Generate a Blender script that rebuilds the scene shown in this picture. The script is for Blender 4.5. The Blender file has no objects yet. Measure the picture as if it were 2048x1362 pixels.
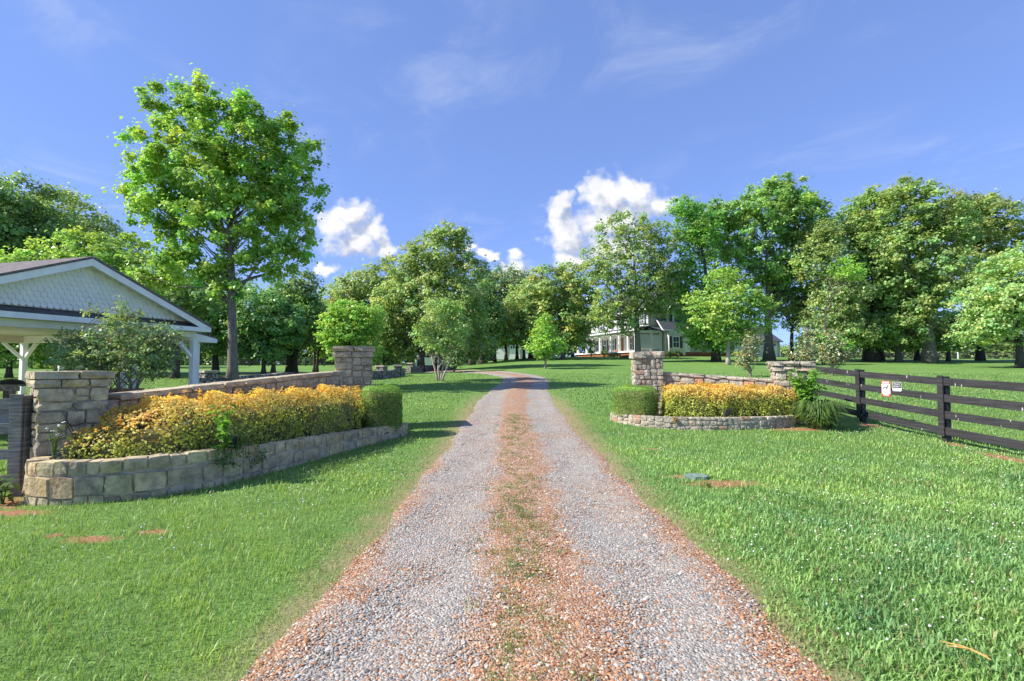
import bpy, math, random
import numpy as np
from mathutils import Vector, Matrix

# ------------------------------------------------------------------ camera, sky, sun, exposure
scene = bpy.context.scene
COL = scene.collection
R = math.radians
F_PX, CX, CY, HORIZON, CAM_H = 1000.0, 1024.0, 681.0, 730.0, 1.68
PITCH = math.atan((HORIZON - CY) / F_PX)

cam_data = bpy.data.cameras.new('camera')
cam_data.sensor_width = 36.0
cam_data.lens = 36.0 * F_PX / 2048.0
cam_data.clip_start = 0.05
cam_data.clip_end = 4000.0
cam = bpy.data.objects.new('camera', cam_data)
COL.objects.link(cam)
cam.location = (0, 0, CAM_H)
cam.rotation_euler = (R(90) + PITCH, 0, 0)
scene.camera = cam

SUN_EL = R(39)
SUN_DIR = Vector((-1.0, -0.21, 0)).normalized() * math.cos(SUN_EL) + Vector((0, 0, math.sin(SUN_EL)))   # towards the sun
SKY_STRENGTH = 0.15
SUN_STRENGTH = 2.9
EXPOSURE = 1.5

sun_data = bpy.data.lights.new('sun', 'SUN')
sun_data.energy = SUN_STRENGTH
sun_data.angle = R(0.53)
sun_data.color = (1.0, 0.95, 0.86)
sun = bpy.data.objects.new('sun', sun_data)
COL.objects.link(sun)
sun.location = (-40, -5, 40)
sun.rotation_euler = SUN_DIR.to_track_quat('Z', 'Y').to_euler()

vs = scene.view_settings
vs.view_transform = 'Standard'
vs.look = 'None'
vs.exposure = EXPOSURE
vs.gamma = 1.0
vs.use_curve_mapping = False
scene.cycles.max_bounces = 8
scene.cycles.diffuse_bounces = 6
scene.cycles.glossy_bounces = 2
scene.cycles.transmission_bounces = 3
scene.cycles.transparent_max_bounces = 4
scene.cycles.use_denoising = True


class S:
    """A shader socket with arithmetic."""
    tree = None

    def __init__(self, sock):
        self.s = sock

    @staticmethod
    def math(op, *args, clamp=False):
        n = S.tree.nodes.new('ShaderNodeMath')
        n.operation = op
        n.use_clamp = clamp
        for i, a in enumerate(args):
            if isinstance(a, S):
                S.tree.links.new(a.s, n.inputs[i])
            else:
                n.inputs[i].default_value = a
        return S(n.outputs[0])

    def __add__(self, o): return S.math('ADD', self, o)
    def __radd__(self, o): return S.math('ADD', o, self)
    def __sub__(self, o): return S.math('SUBTRACT', self, o)
    def __rsub__(self, o): return S.math('SUBTRACT', o, self)
    def __mul__(self, o): return S.math('MULTIPLY', self, o)
    def __rmul__(self, o): return S.math('MULTIPLY', o, self)
    def __truediv__(self, o): return S.math('DIVIDE', self, o)


def smax(a, b): return S.math('MAXIMUM', a, b)
def smin(a, b): return S.math('MINIMUM', a, b)


def sstep(x, lo, hi):
    n = S.tree.nodes.new('ShaderNodeMapRange')
    n.interpolation_type = 'SMOOTHSTEP'
    S.tree.links.new(x.s, n.inputs[0])
    n.inputs[1].default_value = lo
    n.inputs[2].default_value = hi
    return S(n.outputs[0])


def sxyz(x, y, z=0.0):
    n = S.tree.nodes.new('ShaderNodeCombineXYZ')
    for i, a in enumerate((x, y, z)):
        if isinstance(a, S):
            S.tree.links.new(a.s, n.inputs[i])
        else:
            n.inputs[i].default_value = a
    return S(n.outputs[0])


def ssep(v):
    n = S.tree.nodes.new('ShaderNodeSeparateXYZ')
    S.tree.links.new(v.s, n.inputs[0])
    return S(n.outputs[0]), S(n.outputs[1]), S(n.outputs[2])


def snoise(vec, scale, detail=3.0, rough=0.55, dist=0.0, out=0):
    n = S.tree.nodes.new('ShaderNodeTexNoise')
    n.inputs['Scale'].default_value = scale
    n.inputs['Detail'].default_value = detail
    n.inputs['Roughness'].default_value = rough
    n.inputs['Distortion'].default_value = dist
    if vec is not None:
        S.tree.links.new(vec.s, n.inputs['Vector'])
    return S(n.outputs[out])


def svor(vec, scale, feature='F1', out='Distance', rand=1.0):
    n = S.tree.nodes.new('ShaderNodeTexVoronoi')
    n.feature = feature
    n.inputs['Scale'].default_value = scale
    n.inputs['Randomness'].default_value = rand
    if vec is not None:
        S.tree.links.new(vec.s, n.inputs['Vector'])
    return S(n.outputs[out])


def smix(fac, a, b, blend='MIX'):
    n = S.tree.nodes.new('ShaderNodeMix')
    n.data_type = 'RGBA'
    n.blend_type = blend
    n.clamp_factor = True
    if isinstance(fac, S):
        S.tree.links.new(fac.s, n.inputs[0])
    else:
        n.inputs[0].default_value = fac
    for i, a_ in ((6, a), (7, b)):
        if isinstance(a_, S):
            S.tree.links.new(a_.s, n.inputs[i])
        else:
            n.inputs[i].default_value = tuple(a_) + ((1.0,) if len(a_) == 3 else ())
    return S(n.outputs[2])


def sramp(fac, stops):
    n = S.tree.nodes.new('ShaderNodeValToRGB')
    el = n.color_ramp.elements
    while len(el) < len(stops):
        el.new(0.5)
    for e, (p, c) in zip(el, stops):
        e.position = p
        e.color = tuple(c) + (1.0,)
    S.tree.links.new(fac.s, n.inputs[0])
    return S(n.outputs[0])


def sbump(height, strength, distance=0.02):
    n = S.tree.nodes.new('ShaderNodeBump')
    n.inputs['Strength'].default_value = strength
    n.inputs['Distance'].default_value = distance
    S.tree.links.new(height.s, n.inputs['Height'])
    return S(n.outputs[0])


# ------------------------------------------------------------------ world: Nishita sky with fair weather clouds
world = bpy.data.worlds.new('World')
scene.world = world
world.use_nodes = True
nt = world.node_tree
nt.nodes.clear()
S.tree = nt
sky = nt.nodes.new('ShaderNodeTexSky')
sky.sky_type = 'NISHITA'
sky.sun_disc = False
sky.sun_elevation = SUN_EL
sky.sun_rotation = math.atan2(SUN_DIR.x, SUN_DIR.y)
sky.altitude = 3500
sky.air_density = 1.0
sky.dust_density = 0.0
sky.ozone_density = 3.0
tc = nt.nodes.new('ShaderNodeTexCoord')
D = S(tc.outputs['Generated'])
dx, dy, dz = ssep(D)
front = sstep(dy, 0.05, 0.15)
dyc = smax(dy, 0.05)
gx, gz = dx / dyc, dz / dyc                      # slopes of the view direction, seen towards the north
gv = sxyz(gx, gz, 0.0)


w1 = snoise(gv, 11.0, 3.0, 0.6)
w2 = snoise(sxyz(gx + 7.3, gz + 3.1, 0.4), 11.0, 3.0, 0.6)
f1 = snoise(sxyz(gx, gz, 2.0), 30.0, 4.0, 0.62)
qx = gx + (w1 - 0.5) * 0.11
qz = gz + (w2 - 0.5) * 0.09
puff = (f1 - 0.5) * 0.62 + (0.28 - svor(sxyz(qx, qz, 0.0), 42.0, 'F1')) * 0.5


def heaps(ox, oz):
    """the cumulus heaps as overlapping soft ellipses, seen at the slope shifted by (ox, oz)"""
    d = None
    for (px, py, rx, rz) in BLOBS:
        ax = (qx + (ox - (px - 1024) / 1000.0)) * (1000.0 / rx)
        az = (qz + (oz - (730 - py) / 1000.0)) * (1000.0 / rz)
        e = ax * ax + az * az
        d = e if d is None else smin(d, e)
    return 1.0 - S.math('SQRT', d)


BLOBS = [(702, 428, 50, 46), (670, 452, 40, 48), (738, 465, 46, 46), (705, 486, 74, 50), (768, 498, 34, 28),
         (1122, 415, 44, 42), (1138, 462, 64, 58), (1205, 392, 54, 60), (1262, 386, 70, 62), (1320, 404, 54, 50),
         (1232, 440, 90, 58), (1150, 512, 64, 36), (1230, 500, 95, 62),
         (974, 503, 30, 15), (1026, 530, 46, 20), (945, 493, 18, 11), (1030, 500, 22, 16), (655, 538, 26, 16)]
h0 = heaps(0.0, 0.0)
d0 = h0 + puff
d1 = heaps(-0.016, 0.030) + d0 - h0
cover = S.math('POWER', sstep(d0, -0.08, 0.55), 0.9) * front
low = sstep(snoise(sxyz(gx, gz, 5.0), 13.0, 3.0, 0.5), 0.35, 0.65)
lit = smin(1.0, sstep(d0 - d1 + (f1 - 0.5) * 1.3, -0.42, 0.40) * 0.85 + low * 0.3 - 0.04)
cloud_col = smix(lit, (1.0, 1.18, 1.62), (2.5, 2.5, 2.52))
# thin high wisps, everywhere in the sky
dzc = smax(dz, 0.06)
pv = sxyz(dx / dzc * 1.1 + dy / dzc * 0.5, dy / dzc * 0.75 - dx / dzc * 0.35, 0.0)
wn = snoise(pv, 2.3, 6.0, 0.62, 0.6)
wm = snoise(pv, 0.8, 2.0, 0.5)
wisp = sstep(wn, 0.44, 0.80) * sstep(wm, 0.40, 0.62) * 0.42 * sstep(dz, 0.03, 0.2)
hs = nt.nodes.new('ShaderNodeHueSaturation')
hs.inputs['Saturation'].default_value = 1.0
hs.inputs['Value'].default_value = 1.0
nt.links.new(sky.outputs[0], hs.inputs['Color'])
gm = nt.nodes.new('ShaderNodeGamma')
gm.inputs['Gamma'].default_value = 0.45
nt.links.new(hs.outputs[0], gm.inputs['Color'])
base_sky = smix(1.0, S(gm.outputs[0]), (0.59, 0.765, 1.27), 'MULTIPLY')
c = smix(wisp, base_sky, (1.6, 1.8, 2.3))
c = smix(cover, c, cloud_col)
bg = nt.nodes.new('ShaderNodeBackground')
bg.inputs['Strength'].default_value = SKY_STRENGTH
nt.links.new(c.s, bg.inputs['Color'])
wo = nt.nodes.new('ShaderNodeOutputWorld')
nt.links.new(bg.outputs[0], wo.inputs['Surface'])

# ------------------------------------------------------------------ terrain
_RY = [-80, 0, 8, 12, 16, 26, 35, 55, 70, 95, 150, 900]
_RZ = [0, 0, 0.0, 0.13, 0.40, 0.80, 1.18, 2.05, 2.55, 2.55, 2.4, 2.0]
_LY = [-80, 0, 8, 12, 16, 26, 35, 50, 80, 120, 200, 900]
_LZ = [0, 0, 0.0, 0.10, 0.34, 0.80, 0.86, 0.95, 1.35, 1.9, 2.2, 2.0]


def _smooth_interp(y, ys, zs):
    acc = 0
    for k, wt in ((-2.2, .25), (0, .5), (2.2, .25)):
        acc = acc + wt * np.interp(y + k * (0.25 + np.clip(y, 0, 60) / 40), ys, zs)
    return acc


def sm(x, a, b):
    t = np.clip((np.asarray(x, float) - a) / (b - a), 0, 1)
    return t * t * (3 - 2 * t)


def ground(x, y):
    x = np.asarray(x, float)
    y = np.asarray(y, float)
    w = sm(x, -14, 4)
    z = w * _smooth_interp(y, _RY, _RZ) + (1 - w) * _smooth_interp(y, _LY, _LZ)
    z = z + 0.45 * np.exp(-(((x - 22) / 22) ** 2 + ((y - 74) / 16) ** 2))
    z = z + 0.02 * np.sin(x * 0.9 + 1.3) * np.sin(y * 0.7) * sm(y, -1, 4)
    return z


def gz1(x, y): return float(ground(x, y))


PATH = np.array([(0.17, -30), (0.17, 0), (0.17, 6), (0.12, 12), (0.15, 18), (0.5, 24), (0.75, 28), (0.2, 32), (-1.6, 36.5), (-5, 41),
                 (-10, 44.5), (-17, 47), (-28, 48.5), (-45, 49)], float)


def catmull(P, n=14):
    out = []
    for i in range(len(P) - 1):
        p0, p1, p2, p3 = P[max(i - 1, 0)], P[i], P[i + 1], P[min(i + 2, len(P) - 1)]
        for k in range(n):
            t = k / n
            out.append(0.5 * ((2 * p1) + (-p0 + p2) * t + (2 * p0 - 5 * p1 + 4 * p2 - p3) * t * t + (-p0 + 3 * p1 - 3 * p2 + p3) * t ** 3))
    out.append(P[-1])
    return np.array(out)


RC = catmull(PATH)
RCL = np.concatenate([[0], np.cumsum(np.linalg.norm(np.diff(RC, axis=0), axis=1))])


def road_uv(x, y):
    """signed distance across the driveway and length along it"""
    x = np.atleast_1d(np.asarray(x, float)); y = np.atleast_1d(np.asarray(y, float))
    best = np.full(x.shape, 1e9); u = np.zeros(x.shape); v = np.zeros(x.shape)
    for i in range(len(RC) - 1):
        a, b = RC[i], RC[i + 1]
        d = b - a
        L = np.hypot(*d)
        t = np.clip(((x - a[0]) * d[0] + (y - a[1]) * d[1]) / (L * L), 0, 1)
        ex, ey = x - (a[0] + t * d[0]), y - (a[1] + t * d[1])
        q = np.hypot(ex, ey)
        m = q < best
        best = np.where(m, q, best)
        u = np.where(m, np.sign(ex * d[1] - ey * d[0]) * q, u)
        v = np.where(m, RCL[i] + t * L, v)
    return u, v


V0 = float(road_uv(0.17, 0)[1][0])            # length along the path at the camera


def road_half(v, side=0):
    yv = np.asarray(v, float) - V0
    h = np.interp(yv, [-30, 2.6, 8, 15, 22, 100], [1.62, 1.52, 1.42, 1.22, 1.15, 1.15])
    return h + 0.04 * np.sin(yv * 1.3 + side * 2.1) + 0.03 * np.sin(yv * 3.9 + side * 4.0 + 1)


def at(px, depth):
    """ground position under the picture column px at the depth given"""
    return ((px - CX) / F_PX * depth, depth)


def zat(py, depth):
    """height of the picture row py at the depth given"""
    t = (CY - py) / F_PX
    return CAM_H + depth * math.tan(PITCH + math.atan(t))


# ------------------------------------------------------------------ object helpers
def tag(o, label=None, cat=None, group=None, kind=None):
    if label: o['label'] = label
    if cat: o['category'] = cat
    if group: o['group'] = group
    if kind: o['kind'] = kind
    return o


def thing(name, label, cat, loc, group=None):
    o = bpy.data.objects.new(name, None)
    o.empty_display_size = 0.2
    COL.objects.link(o)
    o.location = loc
    return tag(o, label, cat, group)


def fast_mesh(name, V, Fc, cols=None, smooth=False, uv=None):
    V = np.asarray(V, np.float32)
    Fc = np.asarray(Fc, np.int32)
    me = bpy.data.meshes.new(name)
    m, k = Fc.shape
    me.vertices.add(len(V))
    me.vertices.foreach_set('co', V.ravel())
    me.loops.add(m * k)
    me.loops.foreach_set('vertex_index', Fc.ravel())
    me.polygons.add(m)
    me.polygons.foreach_set('loop_start', np.arange(0, m * k, k, dtype=np.int32))
    if smooth:
        me.polygons.foreach_set('use_smooth', np.ones(m, bool))
    if uv is not None:
        l = me.uv_layers.new(name='uv')
        l.data.foreach_set('uv', np.asarray(uv, np.float32)[Fc.ravel()].ravel())
    if cols is not None:
        a = me.attributes.new('col', 'FLOAT_COLOR', 'POINT')
        cc = np.ones((len(V), 4), np.float32)
        cc[:, :3] = cols
        a.data.foreach_set('color', cc.ravel())
    me.update(calc_edges=True)
    return me


def link(name, me, material, parent=None, world_verts=True):
    """one mesh object; vertices are in world space and moved to the parent's frame"""
    o = bpy.data.objects.new(name, me)
    COL.objects.link(o)
    if material is not None and len(me.materials) == 0:
        me.materials.append(material)
    if parent is not None:
        o.parent = parent
        if world_verts:
            root = parent
            loc = Vector(root.location)
            while root.parent is not None:
                root = root.parent
                loc = loc + Vector(root.location)
            o.location = -loc
    return o


class MB:
    """collects shapes into one mesh"""
    def __init__(self):
        self.v, self.f = [], []

    def box(self, c, ax, ay, az, hx, hy, hz):
        c, ax, ay, az = Vector(c), Vector(ax), Vector(ay), Vector(az)
        n = len(self.v)
        for sz in (-1, 1):
            for sx, sy in ((-1, -1), (1, -1), (1, 1), (-1, 1)):
                self.v.append(tuple(c + ax * (sx * hx) + ay * (sy * hy) + az * (sz * hz)))
        for q in ((3, 2, 1, 0), (4, 5, 6, 7), (0, 1, 5, 4), (1, 2, 6, 5), (2, 3, 7, 6), (3, 0, 4, 7)):
            self.f.append([n + i for i in q])
        return self

    def abox(self, x0, x1, y0, y1, z0, z1):
        return self.box(((x0 + x1) / 2, (y0 + y1) / 2, (z0 + z1) / 2), (1, 0, 0), (0, 1, 0), (0, 0, 1), (x1 - x0) / 2, (y1 - y0) / 2, (z1 - z0) / 2)

    def beam(self, p0, p1, w, h, up=(0, 0, 1)):
        p0, p1 = Vector(p0), Vector(p1)
        a = (p1 - p0).normalized()
        s = a.cross(Vector(up))
        if s.length < 1e-4:
            s = Vector((1, 0, 0))
        s.normalize()
        t = s.cross(a).normalized()
        return self.box((p0 + p1) / 2, a, s, t, (p1 - p0).length / 2, w / 2, h / 2)

    def prism(self, poly, n_vec, th):
        """extrude the planar polygon poly along n_vec by th"""
        n = len(self.v)
        d = Vector(n_vec).normalized() * th
        k = len(poly)
        for p in poly: self.v.append(tuple(Vector(p)))
        for p in poly: self.v.append(tuple(Vector(p) + d))
        self.f.append([n + i for i in range(k)][::-1])
        self.f.append([n + k + i for i in range(k)])
        for i in range(k):
            j = (i + 1) % k
            self.f.append([n + i, n + j, n + k + j, n + k + i])
        return self

    def tube(self, pts, radii, k=8, cap=True):
        pts = [Vector(p) for p in pts]
        n = len(self.v)
        up = Vector((0.31, 0.2, 0.93))
        for i, p in enumerate(pts):
            a = (pts[min(i + 1, len(pts) - 1)] - pts[max(i - 1, 0)]).normalized()
            s = a.cross(up)
            if s.length < 0.15:
                s = a.cross(Vector((1, 0, 0)))
            s.normalize()
            t = a.cross(s)
            for j in range(k):
                g = 2 * math.pi * j / k
                self.v.append(tuple(p + (s * math.cos(g) + t * math.sin(g)) * radii[i]))
        for i in range(len(pts) - 1):
            for j in range(k):
                self.f.append([n + i * k + j, n + i * k + (j + 1) % k, n + (i + 1) * k + (j + 1) % k, n + (i + 1) * k + j])
        if cap:
            self.f.append([n + j for j in range(k)][::-1])
            m = n + (len(pts) - 1) * k
            self.f.append([m + j for j in range(k)])
        return self

    def mesh(self, name, smooth=False):
        me = bpy.data.meshes.new(name)
        me.from_pydata(self.v, [], self.f)
        me.update()
        if smooth:
            me.polygons.foreach_set('use_smooth', np.ones(len(me.polygons), bool))
        return me

    def build(self, name, material, parent=None, smooth=False, bevel=0.0):
        o = link(name, self.mesh(name, smooth), material, parent)
        if bevel > 0:
            b = o.modifiers.new('bevel', 'BEVEL')
            b.width = bevel
            b.segments = 2
            b.limit_method = 'ANGLE'
        return o


# ------------------------------------------------------------------ materials
def new_mat(name):
    m = bpy.data.materials.new(name)
    m.use_nodes = True
    t = m.node_tree
    t.nodes.clear()
    S.tree = t
    return m, t


def finish(m, t, color, rough=0.8, spec=0.2, bump=None, transl=None, metallic=0.0, rough_s=None):
    p = t.nodes.new('ShaderNodeBsdfPrincipled')
    p.inputs['Roughness'].default_value = rough
    p.inputs['Specular IOR Level'].default_value = spec
    p.inputs['Metallic'].default_value = metallic
    if isinstance(color, S):
        t.links.new(color.s, p.inputs['Base Color'])
    else:
        p.inputs['Base Color'].default_value = tuple(color) + (1.0,)
    if rough_s is not None:
        t.links.new(rough_s.s, p.inputs['Roughness'])
    if bump is not None:
        t.links.new(bump.s, p.inputs['Normal'])
    o = t.nodes.new('ShaderNodeOutputMaterial')
    if transl:
        tr = t.nodes.new('ShaderNodeBsdfTranslucent')
        tint = smix(1.0, color, transl[1], 'MULTIPLY')
        t.links.new(tint.s, tr.inputs['Color'])
        mx = t.nodes.new('ShaderNodeMixShader')
        mx.inputs[0].default_value = transl[0]
        t.links.new(p.outputs[0], mx.inputs[1])
        t.links.new(tr.outputs[0], mx.inputs[2])
        t.links.new(mx.outputs[0], o.inputs['Surface'])
    else:
        t.links.new(p.outputs[0], o.inputs['Surface'])
    return m


def pos():
    g = S.tree.nodes.new('ShaderNodeNewGeometry')
    return S(g.outputs['Position'])


def objco():
    g = S.tree.nodes.new('ShaderNodeTexCoord')
    return S(g.outputs['Object'])


def attr(name='col'):
    a = S.tree.nodes.new('ShaderNodeAttribute')
    a.attribute_name = name
    return S(a.outputs['Color'])


def orand():
    n = S.tree.nodes.new('ShaderNodeObjectInfo')
    return S(n.outputs['Random'])


def plain(name, col, rough=0.7, spec=0.25, var=0.15, scale=4.0, bump=0.0, bscale=40.0, metallic=0.0):
    m, t = new_mat(name)
    p = pos()
    n = snoise(p, scale, 5.0, 0.6)
    dark = tuple(c * (1 - var) for c in col)
    light = tuple(min(1, c * (1 + var)) for c in col)
    c = smix(sstep(n, 0.3, 0.7), dark, light)
    b = sbump(snoise(p, bscale, 4.0, 0.6), bump, 0.01) if bump else None
    return finish(m, t, c, rough, spec, b, metallic=metallic)


def leaf_mat(name, transl=0.35, spec=0.5, rough=0.42, tint=(1.0, 1.0, 0.55)):
    m, t = new_mat(name)
    c = attr('col')
    n = snoise(pos(), 0.9, 3.0, 0.6)
    c = smix(sstep(n, 0.3, 0.7), smix(1.0, c, (0.82, 0.86, 0.8), 'MULTIPLY'), smix(1.0, c, (1.18, 1.12, 1.1), 'MULTIPLY'))
    return finish(m, t, c, rough, spec, None, (transl, tint))


def bark_mat(name, c1, c2):
    m, t = new_mat(name)
    o = pos()
    x, y, z = ssep(o)
    v = sxyz(x * 9.0, y * 9.0, z * 1.6)
    n = snoise(v, 1.6, 5.0, 0.65)
    n2 = snoise(o, 0.9, 3.0, 0.5)
    c = smix(sstep(n, 0.32, 0.68), c1, c2)
    c = smix(sstep(n2, 0.35, 0.75), c, tuple(0.5 * (a + b) * 1.15 for a, b in zip(c1, c2)))
    return finish(m, t, c, 0.9, 0.1, sbump(n, 0.9, 0.05))


def stone_mat(name, stops, bump=0.8, moss=0.3):
    m, t = new_mat(name)
    r = orand()
    o = objco()
    p = pos()
    base = sramp(r, stops)
    n = snoise(p, 7.0, 6.0, 0.65)
    n2 = snoise(p, 38.0, 4.0, 0.6)
    c = smix(sstep(n, 0.3, 0.7), smix(1.0, base, (0.62, 0.60, 0.60), 'MULTIPLY'), smix(1.0, base, (1.25, 1.23, 1.18), 'MULTIPLY'))
    c = smix(sstep(n2, 0.45, 0.75) * 0.5, c, (0.43, 0.42, 0.38))
    st = snoise(p, 2.6, 4.0, 0.6)
    c = smix(sstep(st, 0.52, 0.75) * moss, c, (0.30, 0.19, 0.05))
    dk = snoise(sxyz(*ssep(p)), 4.2, 5.0, 0.7, 0.4)
    c = smix(sstep(dk, 0.50, 0.72) * 0.6, c, (0.10, 0.10, 0.095))
    lich = snoise(p, 11.0, 5.0, 0.7)
    c = smix(sstep(lich, 0.60, 0.72) * 0.45, c, (0.55, 0.56, 0.52))
    h = snoise(p, 16.0, 6.0, 0.7) + svor(p, 22.0) * 0.4
    return finish(m, t, c, 0.92, 0.15, sbump(h, bump, 0.03))


MAT = {}
MAT['leaf'] = leaf_mat('tree_leaf', 0.48)
MAT['leaf_thin'] = leaf_mat('thin_leaf', 0.5, 0.5, 0.42)
MAT['leaf_gloss'] = leaf_mat('glossy_leaf', 0.15, 0.6, 0.3)
MAT['hedge'] = leaf_mat('hedge_leaf', 0.42, 0.25, 0.55, (1.0, 1.0, 0.5))
MAT['blade'] = leaf_mat('grass_blade', 0.38, 0.35, 0.45, (1.0, 1.05, 0.5))
MAT['petal'] = plain('petal_white', (0.75, 0.72, 0.66), 0.8, 0.1, 0.1, 60)
MAT['bark_grey'] = bark_mat('bark_grey', (0.10, 0.085, 0.07), (0.27, 0.24, 0.205))
MAT['bark_dark'] = bark_mat('bark_dark', (0.045, 0.038, 0.032), (0.14, 0.118, 0.10))
MAT['bark_pale'] = bark_mat('bark_pale', (0.25, 0.2, 0.16), (0.5, 0.43, 0.36))
GREYS = [(0.0, (0.392, 0.333, 0.244)), (0.25, (0.534, 0.447, 0.313)), (0.45, (0.445, 0.377, 0.279)), (0.62, (0.6, 0.516, 0.338)), (0.8, (0.498, 0.425, 0.313)), (0.93, (0.6, 0.478, 0.26)), (1.0, (0.356, 0.292, 0.214))]
BLUES = [(0.0, (0.436, 0.368, 0.241)), (0.3, (0.582, 0.475, 0.3)), (0.55, (0.455, 0.391, 0.262)), (0.75, (0.582, 0.513, 0.288)), (0.9, (0.568, 0.4, 0.213)), (1.0, (0.378, 0.315, 0.213))]
ROSY = [(0.0, (0.395, 0.356, 0.292)), (0.35, (0.493, 0.437, 0.35)), (0.7, (0.422, 0.382, 0.316)), (0.88, (0.493, 0.375, 0.275)), (0.94, (0.564, 0.269, 0.149)), (1.0, (0.366, 0.322, 0.264))]
MAT['stone'] = stone_mat('fieldstone', GREYS)
MAT['stone_block'] = stone_mat('stone_block', BLUES, 0.6, 0.35)
MAT['stone_rosy'] = stone_mat('rubble_stone', ROSY, 0.9, 0.12)
MAT['mortar'] = plain('mortar', (0.44, 0.38, 0.30), 0.95, 0.1, 0.35, 5, 0.5, 60)
MAT['mulch'] = plain('mulch', (0.16, 0.085, 0.045), 0.95, 0.1, 0.5, 14, 1.0, 45)
MAT['white'] = plain('white_paint', (0.83, 0.83, 0.81), 0.55, 0.3, 0.06, 3)
MAT['cream'] = plain('cream_paint', (0.80, 0.80, 0.74), 0.6, 0.25, 0.05, 3)
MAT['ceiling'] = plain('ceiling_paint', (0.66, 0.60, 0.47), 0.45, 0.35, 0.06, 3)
MAT['wood_grey'] = plain('weathered_wood', (0.30, 0.25, 0.19), 0.9, 0.1, 0.4, 9, 0.4, 30)
MAT['dark'] = plain('dark_metal', (0.035, 0.036, 0.042), 0.45, 0.4, 0.2, 6)
MAT['glass'] = plain('window_glass', (0.05, 0.065, 0.085), 0.08, 0.6, 0.2, 1.5)
MAT['brick'] = plain('house_brick', (0.33, 0.12, 0.075), 0.9, 0.1, 0.3, 9, 0.4, 30)
MAT['trunk_vine'] = MAT['leaf']


def board_mat(name, c1, c2, speck=0.0):
    m, t = new_mat(name)
    p = pos()
    x, y, z = ssep(p)
    g = snoise(sxyz(x * 4.0, y * 1.2, z * 46.0), 1.0, 4.0, 0.6, 0.4)
    n = snoise(p, 2.4, 4.0, 0.6)
    c = smix(sstep(g, 0.35, 0.7), c1, c2)
    c = smix(sstep(n, 0.45, 0.75) * 0.5, c, tuple(a * 0.6 for a in c1))
    if speck:
        vv = sxyz(x * 7.0, y * 7.0, z * 2.4)
        cell = svor(vv, 1.0, 'F1', 'Distance')
        keep = S(S.tree.nodes[-1].outputs['Color'])
        kx, ky, kz = ssep(keep)
        m_ = sstep(cell, 0.17, 0.07) if False else (1.0 - sstep(cell, 0.05, 0.13))
        c = smix(m_ * sstep(kx, 0.62, 0.7) * speck, c, (0.55, 0.54, 0.5))
    return finish(m, t, c, 0.75, 0.25, sbump(g, 0.35, 0.01))


MAT['black_board'] = board_mat('black_fence_paint', (0.026, 0.025, 0.026), (0.062, 0.06, 0.064), 0.8)
MAT['grey_board'] = board_mat('weathered_fence_board', (0.12, 0.12, 0.118), (0.27, 0.265, 0.25))


def shingle_mat(name, c1, c2, sx=3.0):
    m, t = new_mat(name)
    p = pos()
    x, y, z = ssep(p)
    b = snoise(sxyz(x * 5.0, y * 5.0, z * 22.0), 1.0, 3.0, 0.6)
    n = snoise(p, 60.0, 2.0, 0.5)
    row = S.math('FRACT', z * 9.0)
    c = smix(sstep(b, 0.3, 0.7), c1, c2)
    c = smix(sstep(n, 0.4, 0.7) * 0.35, c, tuple(min(1, a * 1.6) for a in c2))
    return finish(m, t, c, 0.9, 0.15, sbump(row, 0.5, 0.02))


MAT['roof_brown'] = shingle_mat('asphalt_shingle_brown', (0.10, 0.085, 0.085), (0.20, 0.175, 0.17))
MAT['roof_slate'] = shingle_mat('asphalt_shingle_slate', (0.045, 0.048, 0.062), (0.10, 0.105, 0.125))
MAT['tin'] = plain('dark_roof_panel', (0.06, 0.06, 0.068), 0.5, 0.4, 0.25, 3)


def siding_mat(name, col):
    m, t = new_mat(name)
    x, y, z = ssep(pos())
    row = S.math('FRACT', z * 6.0)
    c = smix(sstep(snoise(pos(), 1.5, 3.0), 0.3, 0.7), tuple(a * 0.93 for a in col), tuple(a * 1.05 for a in col))
    return finish(m, t, c, 0.65, 0.2, sbump(row, 0.8, 0.03))


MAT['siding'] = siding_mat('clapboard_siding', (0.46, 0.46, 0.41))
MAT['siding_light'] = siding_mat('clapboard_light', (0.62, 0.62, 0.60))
MAT['grey_siding'] = siding_mat('grey_siding', (0.52, 0.51, 0.5))

# ------------------------------------------------------------------ ground sheet
rng = np.random.default_rng(7)
random.seed(7)


def axis(fine0, fine1, step, far, grow=1.14):
    a = list(np.arange(fine0, fine1 + 1e-6, step))
    d = step
    while a[-1] < far[1]:
        d *= grow
        a.append(a[-1] + d)
    d = step
    b = []
    c = fine0
    while c > far[0]:
        d *= grow
        c -= d
        b.append(c)
    return np.array(b[::-1] + a)


gxs = axis(-6, 6, 0.25, (-900, 900), 1.10)
gys = axis(0, 24, 0.25, (-120, 1400), 1.07)
GX, GY = np.meshgrid(gxs, gys)
GZ = ground(GX, GY)
ru, rv = road_uv(GX.ravel(), GY.ravel())
inside = sm(np.abs(ru), 1.35, 0.95).reshape(GX.shape) if False else (1 - sm(np.abs(ru), 0.85, 1.25)).reshape(GX.shape)
GZ = GZ - 0.07 * inside
V = np.stack([GX.ravel(), GY.ravel(), GZ.ravel()], 1)
ny, nx = GX.shape
ii = np.arange(ny - 1)[:, None] * nx + np.arange(nx - 1)[None, :]
Fq = np.stack([ii, ii + 1, ii + nx + 1, ii + nx], -1).reshape(-1, 4)

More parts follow.
